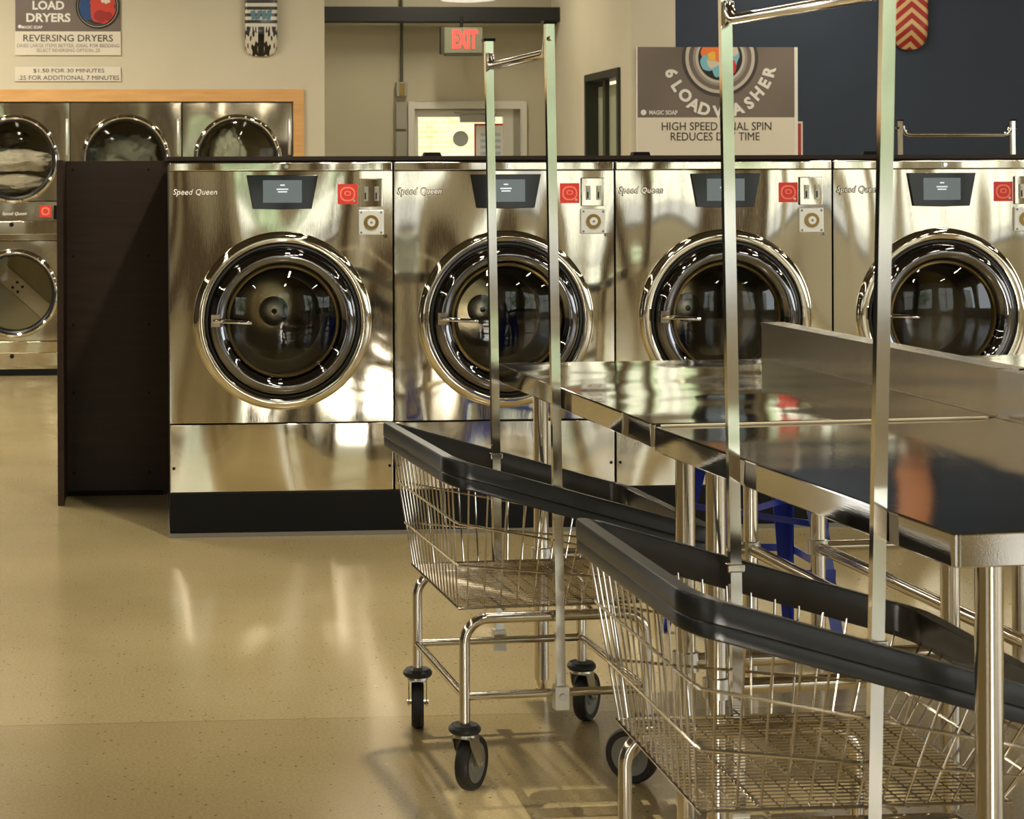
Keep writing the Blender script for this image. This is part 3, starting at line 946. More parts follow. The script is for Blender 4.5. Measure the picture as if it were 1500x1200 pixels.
d_c = copy_tree(d_a); d_c.location = bw(DP[2], QD - .012, 0); d_c['label'] = 'stacked dryer next to the wood trim with pale mint laundry inside'

def cloth_heap(name, label, dp, cz, material, rx, rz_, dx, dz, yc, seed, amp=.03):
    """crumpled laundry lying in a dryer drum"""
    bm = bmesh.new()
    bmesh.ops.create_icosphere(bm, subdivisions=5, radius=1.0)
    from mathutils import noise
    for v in bm.verts:
        n1 = noise.noise(v.co * 2.1 + Vector((seed, 0, 0)))
        n2 = 1 - abs(noise.noise(v.co * 4.6 + Vector((0, seed, 3)))) * 2
        s = 1 + .28 * n1 + .13 * n2
        v.co = Vector((v.co.x * rx * s, v.co.y * .16 * s, v.co.z * rz_ * s))
    me = bpy.data.meshes.new(name); bm.to_mesh(me); bm.free()
    me.polygons.foreach_set('use_smooth', [True] * len(me.polygons))
    me.materials.append(material)
    o = bpy.data.objects.new(name, me); COL.objects.link(o)
    o.location = bw(dp + dx, QD + yc, cz + dz); o.rotation_euler.z = TH
    return tag(o, label, 'laundry', 'laundry seen through the dryer doors')
cloth_heap('towel', 'cream towel bunched at the upper door of the leftmost dryer', DP[0], 1.534, M_CLOTHW, .27, .07, .0, -.01, .20, 1.3)
cloth_heap('towel', 'second cream towel lying below the first in the leftmost dryer', DP[0], 1.534, M_CLOTHW, .24, .06, -.02, -.175, .20, 5.1)
cloth_heap('sweater', 'dark patterned sweater above the cream towels in the leftmost dryer', DP[0], 1.534, M_CLOTHD, .16, .05, -.08, .15, .34, 2.2)
cloth_heap('shirts', 'grey shirts behind the upper glass of the middle dryer', DP[1], 1.534, M_CLOTHG, .22, .15, .0, .02, .30, 4.4)
cloth_heap('sheet', 'pale mint sheet behind the upper glass of the dryer by the wood trim', DP[2], 1.534, M_CLOTHM, .11, .17, -.06, .03, .20, 7.7)

# ================================================================== bulkhead, plinth and washers
QW = 7.675
PITCH = .876
P1 = .489
QK = QW + 1.06
SC = 377.0
# espresso bulkhead behind the washer row
pl0, zbt = at_q(90, 236, QK)
mb = MB()
mb.box(pl0 + .02, P1 + PITCH * 4.6, QK, QK + .03, .0, 1.468)
bulk = thing('bulkhead', 'dark espresso wood bulkhead panel standing behind the washers', 'panel', (0, 0, 0), TH)
bulk.location = bw(pl0, QK, 0)
mb.v = [(x - pl0, y - QK, z) for x, y, z in mb.v]
mb.build('back_panel', M_DARKWOOD, bulk, smooth=0, bevel=.002)
m = MB(); m.box(-.008, .020, -.27, .03, 0, 1.47); m.build('end_board', M_DARKWOOD, bulk, smooth=0, bevel=.002)
m = MB(); m.box(.02, P1 - pl0 - PITCH / 2 - .02, -.010, 0, 0, .02); m.build('bottom_rail', M_BLACK, bulk, smooth=0)
m = MB(); m.box(P1 - pl0 - PITCH / 2, P1 - pl0 + PITCH * 4.6, -.05, .03, 1.468, 1.486); m.build('cap_strip', M_DARKWOOD, bulk, smooth=0)
for zz in (1.43, 1.05, .75, .45, .1):
    for xx in (.05, P1 - pl0 - PITCH / 2 - .08):
        m = MB(); m.cyl(.006, -.004, .0, (xx, 0, zz), n=10); m.build('screw', M_BLACK, bulk)
for u, lab in ((632, 'small black cap on the bulkhead top behind the second washer'), (937, 'small black cap on the bulkhead top below the washer poster'),
               (1272, 'small black cap on the bulkhead top near the far cart')):
    p, z = at_q(u, 231, QK)
    m = MB(); m.prism([(-.04, 0), (.04, 0), (.034, .016), (-.034, .016)], -.03, .03)
    o = m.build('cable_cap', M_BLACK, None, smooth=0, loc=bw(p, QK - .01, 1.486), rz=TH)
    tag(o, lab, 'cap', 'black caps on the bulkhead')

# plinth under the washers
pp0 = P1 - PITCH / 2 + .002
mb = MB(); mb.box(0, PITCH * 4 + .03, 0, 1.04, .016, .1715); 
pl = thing('plinth', 'long black plinth the washers stand on', 'plinth', bw(pp0, QW - .004, 0), TH)
mb.build('plinth_body', M_BLACK, pl, smooth=0, bevel=.003)
m = MB(); m.box(-.004, PITCH * 4 + .034, -.006, 1.04, 0, .016); m.build('bottom_trim', mat('grey grout', (.16, .15, .12), .7), pl, smooth=0)

def make_washer(loc, label):
    r = thing('front_load_washer', label, 'washing machine', loc, TH, 'stainless washers in a row')
    hw = .434
    zb, zs, zt, zh = .1725, .438, 1.418, 1.451
    cz = .836
    cx = .004
    m = MB()
    m.box(-hw, -hw + .012, .012, 1.0, zb, zh - .002); m.box(hw - .012, hw, .012, 1.0, zb, zh - .002); m.box(-hw + .012, hw - .012, .98, 1.0, zb, zh - .002)
    m.box(-hw + .012, hw - .012, .014, .98, zh - .012, zh - .002)
    m.box(-hw + .012, hw - .012, .014, .98, zb, zb + .012)
    m.build('cabinet', mat('cabinet side', (.03, .027, .022), .5) if 'cabinet side' not in MATS else MATS['cabinet side'], r, smooth=0)
    # front sheet with folded edges
    m = MB(); panel_with_hole(m, -hw + .004, hw - .004, zs + .003, zt - .002, 0, (cx, cz), .296, 72)
    m.box(-hw, -hw + .0045, .0005, .018, zs + .003, zt - .002); m.box(hw - .0045, hw, .0005, .018, zs + .003, zt - .002)
    m.box(-hw + .004, hw - .004, 0, .016, zt - .0035, zt - .002); m.box(-hw + .004, hw - .004, 0, .016, zs + .003, zs + .0045)
    m.build('front_panel', M_STEEL, r, smooth=0)
    m = MB(); m.box(-hw, hw, 0, .018, zb, zs - .002); lp = m.build('lower_panel', M_STEEL, r, bevel=.003)
    for sx in (-1, 1):
        m = MB(); m.cyl(.006, -.003, .001, (sx * (hw - .014), 0, zb + .095), n=12); m.build('screw', M_BLACK, lp)
    m = MB(); m.box(-hw, hw, -.003, .02, zt, zh); ts = m.build('top_strip', M_STEEL, r, bevel=.004)
    m = MB(); m.cyl(.009, -.007, -.002, (.02, 0, (zt + zh) / 2), n=14); m.build('lock', M_CHROME, ts)
    # porthole
    m = MB(); ring(m, [(.347, .0), (.3455, -.011), (.338, -.020), (.322, -.026), (.306, -.022), (.300, -.012), (.298, .0)], (cx, 0, cz), 96)
    m.build('door_surround', M_STEEL, r)
    m = MB(); ring(m, [(.3005, -.004), (.300, -.014), (.291, -.016), (.284, -.004)], (cx, 0, cz), 96); m.build('door_seal', M_GASKET, r)
    m = MB(); ring(m, [(.290, .005), (.288, -.018), (.281, -.040), (.268, -.056), (.252, -.060), (.236, -.054), (.224, -.040), (.216, -.024), (.211, -.014), (.2085, -.002)], (cx, 0, cz), 96)
    door = m.build('door', M_DARKCHROME, r)
    m = MB(); ring(m, [(.2135, -.020), (.209, -.022), (.2055, -.014), (.205, -.002)], (cx, 0, cz), 96); m.build('glass_trim', M_BRASS, door)
    m = MB(); ring(m, [(.209, -.004), (.200, .004), (.194, .03), (.180, .09), (.170, .14), (.168, .18)], (cx, 0, cz), 72); m.build('inner_seal', M_GASKET, door)
    m = MB(); ring(m, [(.207, -.014), (.16, -.024), (.11, -.030), (.055, -.034), (.0005, -.035)], (cx, 0, cz), 72); m.build('glass', M_GLASS, door)
    # handle on the left of the door: bracket and bar
    hx, hz = cx - .268, cz + .006
    m = MB(); m.box(hx - .012, hx + .022, -.080, -.050, hz - .022, hz + .024); m.tube([(hx, -.075, hz), (hx + .02, -.088, hz), (hx + .12, -.088, hz - .006), (hx + .142, -.082, hz - .008)], .0085, 10)
    m.build('handle', M_CHROME, door, bevel=None)
    m = MB(); m.box(hx + .03, hx + .128, -.0985, -.0955, hz - .004, hz + .001); m.build('handle_groove', M_BLACK, door, smooth=0)
    # drum
    dm = MB(); ring(dm, [(.172, .16), (.20, .165), (.29, .18), (.30, .20), (.30, .60)], (0, 0, 0), 64)
    drum = dm.build('drum', M_DARKSTEEL, r, loc=(cx, 0, cz))
    m = MB(); ring(m, [(.30, .60), (.285, .599), (.18, .588), (.075, .576), (.0005, .572)], (0, 0, 0), 72); m.build('drum_back', M_SPUN, drum)
    m = MB(); ring(m, [(.062, .572), (.058, .560), (.035, .552), (.012, .550)], (0, 0, 0), 40); m.cyl(.012, .555, .548, (0, 0, 0), n=16, mi=1); m.build('hub', [M_ZINC, M_BLACK], drum)
    # control display
    zc0, zc1 = .0, .0
    T = lambda u, v: ((u - 412.0) / SC, (785 - v) / SC)
    tl, tr, br, bl = T(361, 256.5), T(466, 256.5), T(456.5, 306), T(370, 306)
    m = MB(); m.prism([bl, ((bl[0] + br[0]) / 2, bl[1] - .003), br, tr, tl], -.010, .004)
    cp = m.build('control_panel', M_BLACKGLOSS, r, bevel=.002)
    s0, s1 = T(385, 297), T(442, 264)
    m = MB(); m.box(s0[0], s1[0], -.0115, -.010, s0[1], s1[1]); sc = m.build('screen', M_SCREEN, cp, smooth=0)
    m = MB()
    mx_, mz_ = (s0[0] + s1[0]) / 2, (s0[1] + s1[1]) / 2
    for k, ww in ((.022, .018), (.006, .045), (-.004, .036)):
        m.box(mx_ - ww / 2, mx_ + ww / 2, -.0122, -.0115, mz_ + k, mz_ + k + .005)
    m.build('screen_text', M_SCREENTXT, cp, smooth=0)
    bx, bz = T(286, 282)
    m = MB(); put_text(m, BRAND_O, bx, -.0010, bz, 1); put_text(m, BRAND, bx, -.0022, bz, 0)
    m.build('brand_lettering', [M_WHITE, M_INK], r, smooth=0)
    # red sticker
    a, b_ = T(495, 299.5), T(524, 270)
    m = MB(); m.box(a[0], b_[0], -.0015, .0, a[1], b_[1]); st = m.build('sticker', M_RED, r)
    sx, sz = (a[0] + b_[0]) / 2, (a[1] + b_[1]) / 2
    m = MB()
    m.prism(rrect(sx - .030, sx + .030, sz - .028, sz + .028, .024), -.0022, -.0015); m.prism(rrect(sx - .024, sx + .024, sz - .022, sz + .022, .019), -.0028, -.0020, 1)
    m.prism(rrect(sx - .013, sx + .013, sz - .006, sz + .012, .008), -.0034, -.0026); m.prism(rrect(sx - .008, sx + .008, sz - .003, sz + .008, .004), -.0040, -.0032, 1)
    m.cyl(.005, -.0032, -.0015, (sx + .026, 0, sz - .026), n=14, mi=2)
    m.build('sticker_print', [M_PINK, M_RED, M_ZINC], st, smooth=0)
    # coin acceptor with two slots
    a, b_ = T(526, 304), T(561, 262)
    m = MB(); m.box(a[0], b_[0], -.010, .0, a[1], b_[1]); ca_ = m.build('coin_plate', M_STEEL, r, bevel=.003)
    for u in (535.5, 551.5):
        x, z = T(u, 285)
        m = MB(); m.box(x - .006, x + .010, -.020, -.010, z - .026, z + .030); m.box(x - .004, x + .001, -.0215, -.0195, z - .020, z + .006, 1); m.cyl(.007, -.024, -.02, (x + .003, 0, z + .02), n=12)
        m.build('coin_slot', [M_ZINC, M_BLACK], ca_, smooth=30)
    a, b_ = T(525, 345), T(562.5, 308)
    m = MB(); m.box(a[0], b_[0], -.012, .0, a[1], b_[1]); cb_ = m.build('coin_box', M_LOCKPLATE, r, bevel=.004)
    x, z = (a[0] + b_[0]) / 2, (a[1] + b_[1]) / 2
    m = MB(); ring(m, [(.029, -.012), (.029, -.018), (.0165, -.018), (.0165, -.012)], (x, 0, z), 32); m.build('lock_ring', M_BRASS, cb_)
    m = MB(); m.cyl(.0165, -.022, -.012, (x, 0, z), n=24); m.cyl(.005, -.0228, -.021, (x, 0, z), n=12, mi=1); m.build('lock', [M_LOCKPLATE, M_CASTGREY], cb_)
    for sx in (-1, 1):
        for sz in (-1, 1):
            m = MB(); m.cyl(.0045, -.0145, -.011, (x + sx * .039, 0, z + sz * .039), n=10)
            m.build('screw', M_CASTGREY, cb_)
    x, z = T(565, 347)
    m = MB(); m.cyl(.008, -.016, 0, (x, 0, z), n=12); m.build('key_lock', M_CHROME, r)
    return r
labs = ['leftmost stainless washer, fully in view beside the dark panel', 'second stainless washer from the left, seen behind the two poles of the far cart',
        'third stainless washer from the left, below the washer poster', 'rightmost stainless washer, partly cut off by the photo edge']
w0 = make_washer(bw(P1, QW, 0), labs[0])
for k in range(1, 4):
    w = copy_tree(w0); w.location = bw(P1 + PITCH * k, QW, 0); w['label'] = labs[k]

# ================================================================== folding tables
def make_table(name, L, W, loc, rz, label, H=.88):
    """origin at the far front corner on the floor; x = depth of the top (front to back), -y = towards the camera"""
    r = thing(name, label, 'table', loc, rz, 'stainless folding tables')
    m = MB()
    # rounded top with rolled-down edge: outline in xy, profile swept round
    e = .05
    rad = .012
    out = []
    for cx, cy, a in ((W - rad, -rad, 0), (rad, -rad, PI / 2), (rad, -L + rad, PI), (W - rad, -L + rad, 1.5 * PI)):
        rr = rad if True else .004
        for i in range(7):
            t = a + PI / 2 * i / 6
            out.append((cx + rr * math.cos(t), cy + rr * math.sin(t)))
    def inset(d):
        res = []
        for cx, cy, a in ((W - rad, -rad, 0), (rad, -rad, PI / 2), (rad, -L + rad, PI), (W - rad, -L + rad, 1.5 * PI)):
            for i in range(7):
                t = a + PI / 2 * i / 6
                res.append((cx + (rad - d) * math.cos(t), cy + (rad - d) * math.sin(t)))
        return res
    prof = [(.0035, H), (.0018, H - .0004), (.0004, H - .0015), (.0, H - .0032), (.0, H - e + .0025), (.0008, H - e + .0008), (.0025, H - e), (.011, H - e)]
    n = len(out)
    b = len(m.v)
    for d, z in prof:
        for x, y in inset(d): m.v.append((x, y, z))
    for k in range(len(prof) - 1):
        for i in range(n):
            j = (i + 1) % n
            m.face((b + k * n + i, b + k * n + j, b + (k + 1) * n + j, b + (k + 1) * n + i))
    m.face(range(b, b + n))
    m.v += [(x, y, H - .006) for x, y in inset(.011)]
    m.face(range(len(m.v) - n, len(m.v)))
    for i in range(n):
        j = (i + 1) % n
        m.face((b + (len(prof) - 1) * n + i, b + (len(prof) - 1) * n + j, len(m.v) - n + j, len(m.v) - n + i))
    m.build('tabletop', M_TABLEWAVY if L > 1.3 else M_TABLE, r, smooth=8)
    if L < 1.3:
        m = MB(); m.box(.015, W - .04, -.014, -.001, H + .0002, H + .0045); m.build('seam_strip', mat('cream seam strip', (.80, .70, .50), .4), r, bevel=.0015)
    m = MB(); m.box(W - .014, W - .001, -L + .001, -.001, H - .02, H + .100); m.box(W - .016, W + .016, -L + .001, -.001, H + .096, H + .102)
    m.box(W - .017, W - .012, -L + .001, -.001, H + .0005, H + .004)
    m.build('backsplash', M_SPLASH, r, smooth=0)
    m = MB()
    for x in (.12, W - .12): m.box(x - .02, x + .02, -L + .06, -.06, H - .035, H - .0065)
    m.build('underside_channels', M_LEG, r, smooth=0)
    legs = [(.10, -.085), (.10, -L + .085), (W - .08, -.085), (W - .08, -L + .085)]
    for x, y in legs:
        m = MB(); m.lathe([(.0001, .004), (.013, .004), (.015, .010), (.015, .030), (.0205, .032), (.0205, H - .03), (.0001, H - .03)], 24, (x, y, 0), 'z')
        m.lathe([(.0001, .0), (.018, .0), (.016, .006), (.0001, .006)], 20, (x, y, 0), 'z')
        lg = m.build('leg', M_LEG, r)
        m = MB(); m.lathe([(.0206, .345), (.027, .347), (.027, .387), (.0206, .389)], 20, (x, y, 0), 'z')
        m.build('rail_collar', M_ZINC, lg)
    zr = .367
    for p, q_ in ((legs[2], legs[3]), (legs[0], legs[2]), (legs[1], legs[3])):
        m = MB(); m.tube([(p[0], p[1], zr), (q_[0], q_[1], zr)], .0165, 16); m.build('brace_rail', M_LEG, r)
    return r
fx, fy = at_h(728, 532, .88)
t_far = make_table('folding_table', 1.360, .77, (fx, fy, 0), R(7.8), 'far stainless folding table, its corner by the second washer')
sx_, sy_ = at_h(954, 623.5, .88)
sy_ -= .021
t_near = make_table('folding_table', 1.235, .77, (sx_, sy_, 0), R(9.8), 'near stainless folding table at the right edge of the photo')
def behind(src, L, rz, x, y, label):
    c = copy_tree(src)
    # turned round: stands back to back with its neighbour
    off = Matrix.Rotation(rz, 3, 'Z') @ Vector((.77 * 2 + .034, -L, 0))
    c.location = (x + off.x, y + off.y, 0); c.rotation_euler.z = rz + PI
    c['label'] = label
behind(t_far, 1.360, R(7.8), fx, fy, 'stainless table backing onto the far folding table, its legs beside the blue stool')
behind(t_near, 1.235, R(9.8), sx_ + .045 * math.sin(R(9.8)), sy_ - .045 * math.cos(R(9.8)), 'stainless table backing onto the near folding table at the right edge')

# ================================================================== laundry carts
def make_cart(loc, rz, label, pole_top=1.735, swivel=(R(-38), R(-12), R(-38), R(48)), near_pole=(.216, -.022)):
    r = thing('laundry_cart', label, 'laundry cart', loc, rz, 'wire laundry carts with hanging racks')
    W, D = .425, .515
    ZT, ZL = .394, .2195
    tr = .0123
    # two bent U legs joined by lower rails
    m = MB()
    for y in (0, D):
        rc = .055
        pts = [(0, y, .15), (0, y, ZT - rc)] + [(rc - rc * math.cos(t), y, ZT - rc + rc * math.sin(t)) for t in [PI / 2 * i / 8 for i in range(1, 9)]]
        pts += [(W - rc + rc * math.sin(t), y, ZT - rc + rc * math.cos(t)) for t in [PI / 2 * i / 8 for i in range(0, 9)]] + [(W, y, .15)]
        m.tube(pts, tr, 14)
        m.tube([(0, y, ZL), (W, y, ZL)], .0095, 12)
    for x in (0, W):
        m.tube([(x, 0, ZL), (x, D, ZL)], .0095, 12)
    m.build('base_frame', M_WIRE, r)
    # casters
    for k, (x, y) in enumerate(((0, 0), (0, D), (W, D), (W, 0))):
        a = swivel[k]
        c = MB(); c.lathe([(.0001, .158), (.030, .157), (.0365, .150), (.0365, .143), (.032, .138), (.0001, .137)], 28, axis='z')
        ce = c.build('caster', M_TYRE, r, loc=(x, y, 0), rz=a)
        t = .036
        rw = .0625
        f = MB()
        f.lathe([(.0001, .137), (.026, .137), (.027, .131), (.0001, .130)], 20, axis='z')
        for s in (-1, 1):
            poly = [(-.022, .132), (.024, .132), (.030, .11), (t + .012, .055), (t - .010, .055), (-.012, .105)]
            b0 = len(f.v)
            xs = (s * .021, s * .0235)
            for X in xs: f.v += [(X, yy, zz) for yy, zz in poly]
            n = len(poly)
            f.face(range(b0, b0 + n)); f.face(range(b0 + n, b0 + 2 * n))
            for i in range(n):
                j = (i + 1) % n
                f.face((b0 + i, b0 + j, b0 + n + j, b0 + n + i))
        f.box(-.0235, .0235, -.022, .024, .128, .132)
        f.cyl(.006, -.027, .027, (0, t, rw), 'x', 12)
        f.build('fork', M_ZINC, ce)
        w = MB(); w.lathe([(.045, -.014), (.058, -.0155), (.0625, -.009), (.0632, 0), (.0625, .009), (.058, .0155), (.045, .014)], 40, (0, t, rw), 'x')
        w.lathe([(.0001, -.0125), (.020, -.0125), (.022, -.010), (.040, -.011), (.046, -.0135), (.046, .0135), (.040, .011), (.022, .010), (.020, .0125), (.0001, .0125)], 36, (0, t, rw), 'x', 1)
        w.build('wheel', [M_TYRE, M_CASTGREY], ce)
    # basket: bottom rectangle on the frame, rim slopes down to the right
    bx0, bx1, by0, by1, bz = -.008, .485, .018, .540, .414
    rx0, rx1, ry0, ry1 = -.040, .575, -.045, .606
    def rim_z(x): return .767 - .29 * (x + .05)
    lx = lambda y: -.040 - .022 * (y - ry0) / (ry1 - ry0)
    def blend(bp, tp, t): return tuple(b_ + (t_ - b_) * t for b_, t_ in zip(bp, tp))
    drop = .048
    def top(x, y): return (x, y, rim_z(x) - drop)
    m = MB()
    rw_ = .0021
    nb = 15
    nside = 16
    # wall uprights; each runs under the floor as a floor wire
    def wall_pts(s):
        """s in 0..4 round the basket -> (bottom, top) points"""
        k, f = int(s) % 4, s - int(s)
        if k == 0: return ((bx0 + (bx1 - bx0) * f, by0, bz), top(rx0 + .02 + (rx1 - .02 - rx0 - .02) * f, ry0 + .006))
        if k == 1: return ((bx1, by0 + (by1 - by0) * f, bz), top(rx1 - .006, ry0 + .02 + (ry1 - ry0 - .04) * f))
        if k == 2: return ((bx1 + (bx0 - bx1) * f, by1, bz), top(rx1 - .02 + (rx0 + .0 - rx1 + .02) * f, ry1 - .006))
        return ((bx0, by1 + (by0 - by1) * f, bz), top(lx(by1) * (1 - f) + (rx0 + .006) * f + .006, ry1 - .02 + (ry0 + .04 - ry1) * f))
    for k, n in ((0, nb - 2), (1, nside - 3), (2, nb - 2), (3, nside)):
        for i in range(n):
            b_, t_ = wall_pts(k + (i + .5) / n)
            m.tube([b_, t_], rw_, 6)
    for lev, rr in ((0.0, .0031), (.34, .0030), (.67, .0030), (1.0, .0031)):
        pts = []
        for s in [k + f for k in range(4) for f in (.0, .04, .5, .96)]:
            b_, t_ = wall_pts(s)
            pts.append(blend(b_, t_, lev))
        m.tube(pts, rr, 6, closed=True)
    n = 30
    for i in range(n + 1):
        y = by0 + (by1 - by0) * i / n
        m.tube([(bx0, y, bz), (bx1, y, bz)], .0015, 5)
    n = 15
    for i in range(n + 1):
        x = bx0 + (bx1 - bx0) * i / n
        m.tube([(x, by0, bz - .003), (x, by1, bz - .003)], .0020, 5)
    for x in (.1, .3):
        m.tube([(x, by0, bz - .010), (x, by1, bz - .010)], .0045, 6)
    m.build('wire_basket', M_WIRE, r)
    # rubber bumper rim
    path = []
    rad = .05
    corners = [(rx0, ry0, PI, 1.5 * PI), (rx1, ry0, 1.5 * PI, 2 * PI), (rx1, ry1, 0, PI / 2), (rx0 - .022, ry1, PI / 2, PI)]
    for cx, cy, a0, a1 in corners:
        sx = 1 if cx < .2 else -1; sy = 1 if cy < .2 else -1
        for i in range(9):
            t = a0 + (a1 - a0) * i / 8
            path.append((cx + sx * rad + rad * math.cos(t), cy + sy * rad + rad * math.sin(t)))
    prof = [(-.012, -.002), (-.010, 0), (.012, 0), (.0145, -.004), (.0145, -.034), (.0115, -.0365), (.0135, -.040), (.0125, -.058), (.010, -.061), (-.006, -.061), (-.008, -.056), (-.012, -.050)]
    m = MB()
    N = len(path); K = len(prof)
    for i in range(N):
        p0, p1, p2 = path[i - 1], path[i], path[(i + 1) % N]
        tx, ty = p2[0] - p0[0], p2[1] - p0[1]
        l = math.hypot(tx, ty); nx, ny = ty / l, -tx / l
        for o_, z in prof:
            m.v.append((p1[0] + nx * o_, p1[1] + ny * o_, rim_z(p1[0]) + z))
    for i in range(N):
        j = (i + 1) % N
        for k in range(K):
            k2 = (k + 1) % K
            m.face((i * K + k, i * K + k2, j * K + k2, j * K + k))
    m.build('rubber_rim', M_RUBBER, r, smooth=35)
    # hanging rack: two square poles, clamps, cross bar with turned-up ends
    rack = ((near_pole[0], near_pole[1], -.026), (.216, -.022, .538))
    for px, lean, y in rack:
        m = MB(); m.tube([(px, y, ZL - .025), (px + lean, y, pole_top)], 0, sq=(.017, .0205))
        po = m.build('pole', M_POLE, r)
        m = MB(); m.box(px + lean - .015, px + lean + .015, y - .012, y + .012, pole_top - .001, pole_top + .006); m.build('pole_cap', M_BLACK, po)
        s = 1 if y < .2 else -1
        m = MB(); m.box(px - .016, px + .016, y + (-.014 if s > 0 else -.012), y + (.030 if s < 0 else .014) - (.0 if s > 0 else .016), ZL - .03, ZL + .022)
        m.cyl(.008, y - .018 * s, y + .004 * s, (px, 0, ZL), n=10)
        m.build('clamp', M_ZINC, po, smooth=30)
        zc = rim_z(px) - .006
        xp = px + lean * .3
        m = MB(); m.box(xp - .016, xp + .016, y - .011, y + .011, zc - .009, zc + .006); m.build('rim_clip', M_POLE, po, bevel=.003)
    zb = pole_top - .052
    (xa, la, ya), (xc, lc, yc) = rack
    xa += la * .97; xc += lc * .97
    m = MB()
    L_ = yc - ya
    pts = []
    for d, dz in ((.014, .028), (.016, .012), (.028, -.008), (.045, -.014)):
        pts.append((d / L_, dz))
    for d, dz in ((.045, -.014), (.028, -.010), (.016, .006), (.014, .020)):
        pts.append((1 - d / L_, dz))
    m.tube([(xa + (xc - xa) * t, ya + L_ * t, zb + dz) for t, dz in pts], .0105, 12)
    for x_, y, s in ((xa, ya, -1), (xc, yc, 1)):
        m.tube([(x_, y - s * .016, zb + .018), (x_, y + s * .022, zb + .018)], .0055, 8)
    m.build('hanging_bar', M_POLE, r)
    return r
cart1 = make_cart((.366, 4.46, 0), R(8.5), 'far laundry cart standing before the second washer')
cart2 = make_cart((.6195, 3.020, 0), R(4.9), 'nearest laundry cart, pushed under the front of the tables', near_pole=(.243, .034))
# a third cart beyond the bulkhead, only its rack shows
cart3 = make_cart((0, 0, 0), 0, 'laundry cart behind the washers, only its rack showing', pole_top=1.655)
ax, ay = (1319 - 440) / F * 9.5, 9.5
cart3.rotation_euler.z = R(-84)
off = Matrix.Rotation(R(-84), 3, 'Z') @ Vector((.195, -.026, 0))
cart3.location = (ax - off.x, ay - off.y, 0)

# ================================================================== blue metal stool beyond the tables
def stool():
    feet = [(1.10, 6.04), (1.50, 6.04), (1.545, 5.56), (1.183, 5.56)]
    feet = [at_h(968, 925, 0), at_h(1160, 930, 0), at_h(1243, 986, 0), at_h(1055, 986, 0)]
    cx = sum(f[0] for f in feet) / 4; cy = sum(f[1] for f in feet) / 4
    r = thing('bar_stool', 'blue metal bar stool under the far end of the tables', 'stool', (cx, cy, 0), 0)
    loc = [(f[0] - cx, f[1] - cy) for f in feet]
    HS = .76
    m = MB(); m.prism(rrect(-.155, .155, -.155, .155, .035), HS - .018, HS)
    m.v = [(x, z, y) for x, y, z in m.v]
    m.build('seat', M_BLUE, r, bevel=.006)
    for fx_, fy_ in loc:
        tx, ty = (.135 if fx_ > 0 else -.135), (.135 if fy_ > 0 else -.135)
        a, b_ = Vector((tx, ty, HS - .015)), Vector((fx_, fy_, 0.0))
        d = (a - b_)
        m = MB()
        sx_s, sy_s = (-1 if tx > 0 else 1), (-1 if ty > 0 else 1)
        def sec(t, w):
            c = b_ + d * t
            return [(c.x, c.y, c.z), (c.x + sx_s * w, c.y, c.z), (c.x + sx_s * w, c.y + sy_s * .004, c.z), (c.x + sx_s * .006, c.y + sy_s * .006, c.z), (c.x + sx_s * .004, c.y + sy_s * w, c.z), (c.x, c.y + sy_s * w, c.z)]
        secs = [sec(0.0, .026), sec(.5, .048), sec(1.0, .085)]
        for s in secs: m.v += s
        for k in range(2):
            for i in range(6):
                j = (i + 1) % 6
                m.face((k * 6 + i, k * 6 + j, (k + 1) * 6 + j, (k + 1) * 6 + i))
        m.face(range(5, -1, -1)); m.face(range(12, 18))
        m.build('leg', M_BLUE, r, smooth=30)
    def lp(i, z):
        tx, ty = (.135 if loc[i][0] > 0 else -.135), (.135 if loc[i][1] > 0 else -.135)
        t = z / (HS - .015)
        return Vector((loc[i][0] + (tx - loc[i][0]) * t, loc[i][1] + (ty - loc[i][1]) * t, z))
    for (i, j) in ((0, 1), (1, 2), (2, 3), (3, 0)):
        m = MB(); a, b_ = lp(i, .27), lp(j, .27); m.tube([a, b_], 0, sq=(.006, .022)); m.build('footrest_bar', M_BLUE, r, smooth=0)
    for (i, j) in ((0, 2), (1, 3)):
        m = MB(); a, b_ = lp(i, .40 + .02 * i), lp(j, .40 + .02 * i); m.tube([a * 1.0, b_ * 1.0], 0, sq=(.005, .018)); m.build('cross_brace', M_BLUE, r, smooth=0)
stool()

# ================================================================== trees outside the front windows (seen in reflections)
def tree(x, y, s, label):
    r = thing('street_tree', label, 'tree', (x, y, -.05), 0, 'trees outside the front windows')
    m = MB(); m.lathe([(.13 * s, 0), (.10 * s, 1.0), (.08 * s, 2.2)], 10, axis='z'); m.build('trunk', M_BARK, r)
    from mathutils import noise
    bm = bmesh.new(); bmesh.ops.create_icosphere(bm, subdivisions=4, radius=1.0)
    for v in bm.verts:
        k = 1 + .35 * noise.noise(v.co * 2.3 + Vector((x, 0, 0))) + .2 * noise.noise(v.co * 6 + Vector((0, x, 0)))
        v.co = Vector((v.co.x * 1.5 * k * s, v.co.y * 1.5 * k * s, v.co.z * 1.3 * k * s + 2.6))
    me = bpy.data.meshes.new('crown'); bm.to_mesh(me); bm.free(); me.materials.append(M_LEAF)
    o = bpy.data.objects.new('crown', me); COL.objects.link(o); o.parent = r
for i, (x, y, s) in enumerate(((-4.5, -15, 1.0), (3.4, -17, .9), (9, -15, 1.0))):
    tree(x, y, s, 'street tree outside the front windows, number %d from the left' % (i + 1))

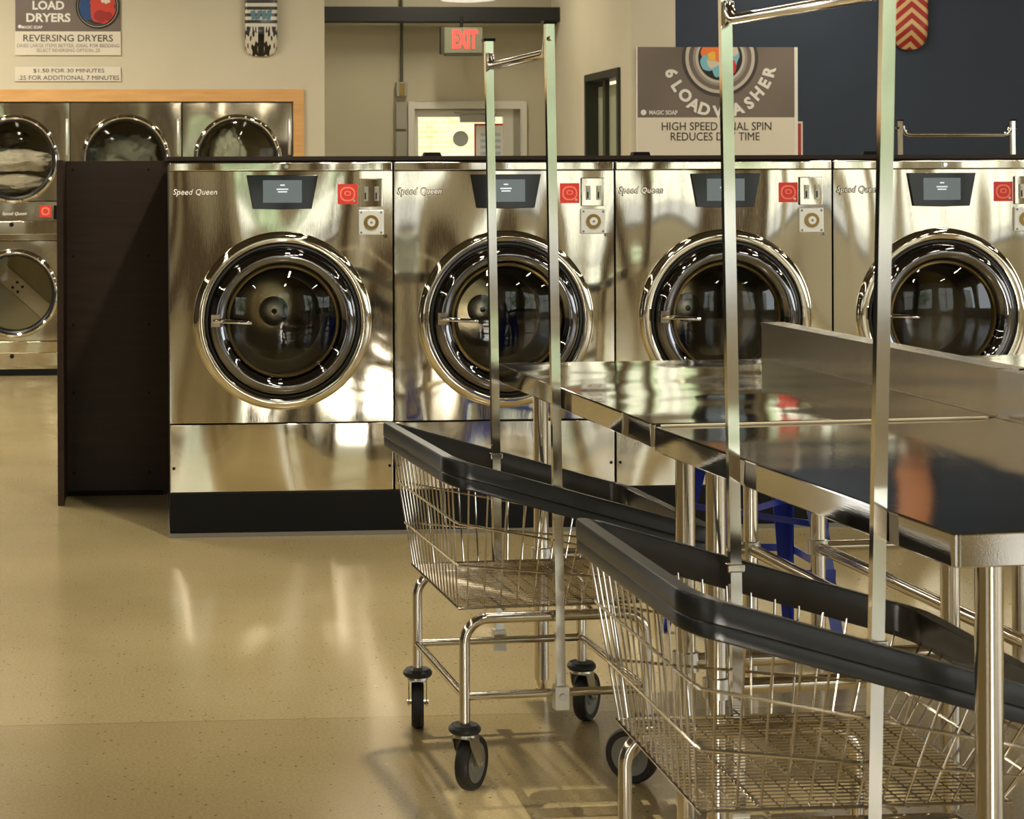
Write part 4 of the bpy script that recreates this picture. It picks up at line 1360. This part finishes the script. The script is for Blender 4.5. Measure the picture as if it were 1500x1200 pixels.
# ================================================================== lights
WARM = (1.0, 0.90, 0.72)
def strip(p, q, z, L, w, power, along='q', color=WARM):
    ld = bpy.data.lights.new('ceiling strip', 'AREA')
    ld.shape = 'RECTANGLE'
    ld.size = w; ld.size_y = L
    ld.energy = power; ld.color = color
    o = bpy.data.objects.new('ceiling strip', ld); COL.objects.link(o)
    o.location = bw(p, q, z)
    o.rotation_euler = (0, 0, TH + (0 if along == 'q' else PI / 2))
    return o
for q in (-3.0, .5, 3.6, 6.2, 9.6, 12.0):
    for p in (-4.6, -1.6, 1.4, 4.4, 7.4):
        strip(p, q, CEIL - .12, 1.25, .12, (90 if (q > 9 and p < 0) else 6 if (q in (3.6, 6.2) and p in (-1.6, 1.4)) else 25))
strip(PR + .85, 13.9, 2.5, .4, .2, 7)  # added lamp without a known source, brightens the room beyond the doorway
strip((PL + PR) / 2, QB - 1.2, CEIL - .2, .8, .12, 20)

def spot_disc(x, y, z, size, power, color=WARM):
    ld = bpy.data.lights.new('pendant light', 'AREA'); ld.shape = 'DISK'; ld.size = size; ld.energy = power; ld.color = color
    o = bpy.data.objects.new('pendant light', ld); COL.objects.link(o); o.location = (x, y, z)
spot_disc(.40, 5.9, 3.1, .12, 85)
sun = bpy.data.lights.new('sun', 'SUN'); sun.energy = 9.0; sun.angle = R(.08); sun.color = (1, .94, .82)
so = bpy.data.objects.new('sun', sun); COL.objects.link(so)
so.rotation_euler = Vector((-.86, 9.45, -2.635)).to_track_quat('-Z', 'Y').to_euler()

world = bpy.data.worlds.new('sky'); scn.world = world
world.use_nodes = True
bg = world.node_tree.nodes['Background']
bg.inputs[0].default_value = (.90, .96, 1.0, 1); bg.inputs[1].default_value = 4.8

# ================================================================== camera
cam = bpy.data.cameras.new('camera')
co = bpy.data.objects.new('camera', cam); COL.objects.link(co)
cam.sensor_fit = 'HORIZONTAL'; cam.sensor_width = 36.0
cam.lens = 36.0 * F / 1500.0
cam.shift_x = (750 - U0) / 1500.0
cam.shift_y = -(600 - V0) / 1500.0
cam.dof.use_dof = True; cam.dof.focus_distance = 5.2; cam.dof.aperture_fstop = 16
cam.clip_start = .05; cam.clip_end = 200
co.matrix_world = Matrix.Translation((0, 0, EYE)) @ Matrix.Rotation(PI / 2, 4, 'X') @ Matrix.Rotation(-ROLL, 4, 'Z')
scn.camera = co

scn.view_settings.view_transform = 'Standard'
scn.view_settings.look = 'None'
scn.view_settings.exposure = 0.0
scn.view_settings.gamma = 1.0
scn.view_settings.use_curve_mapping = False
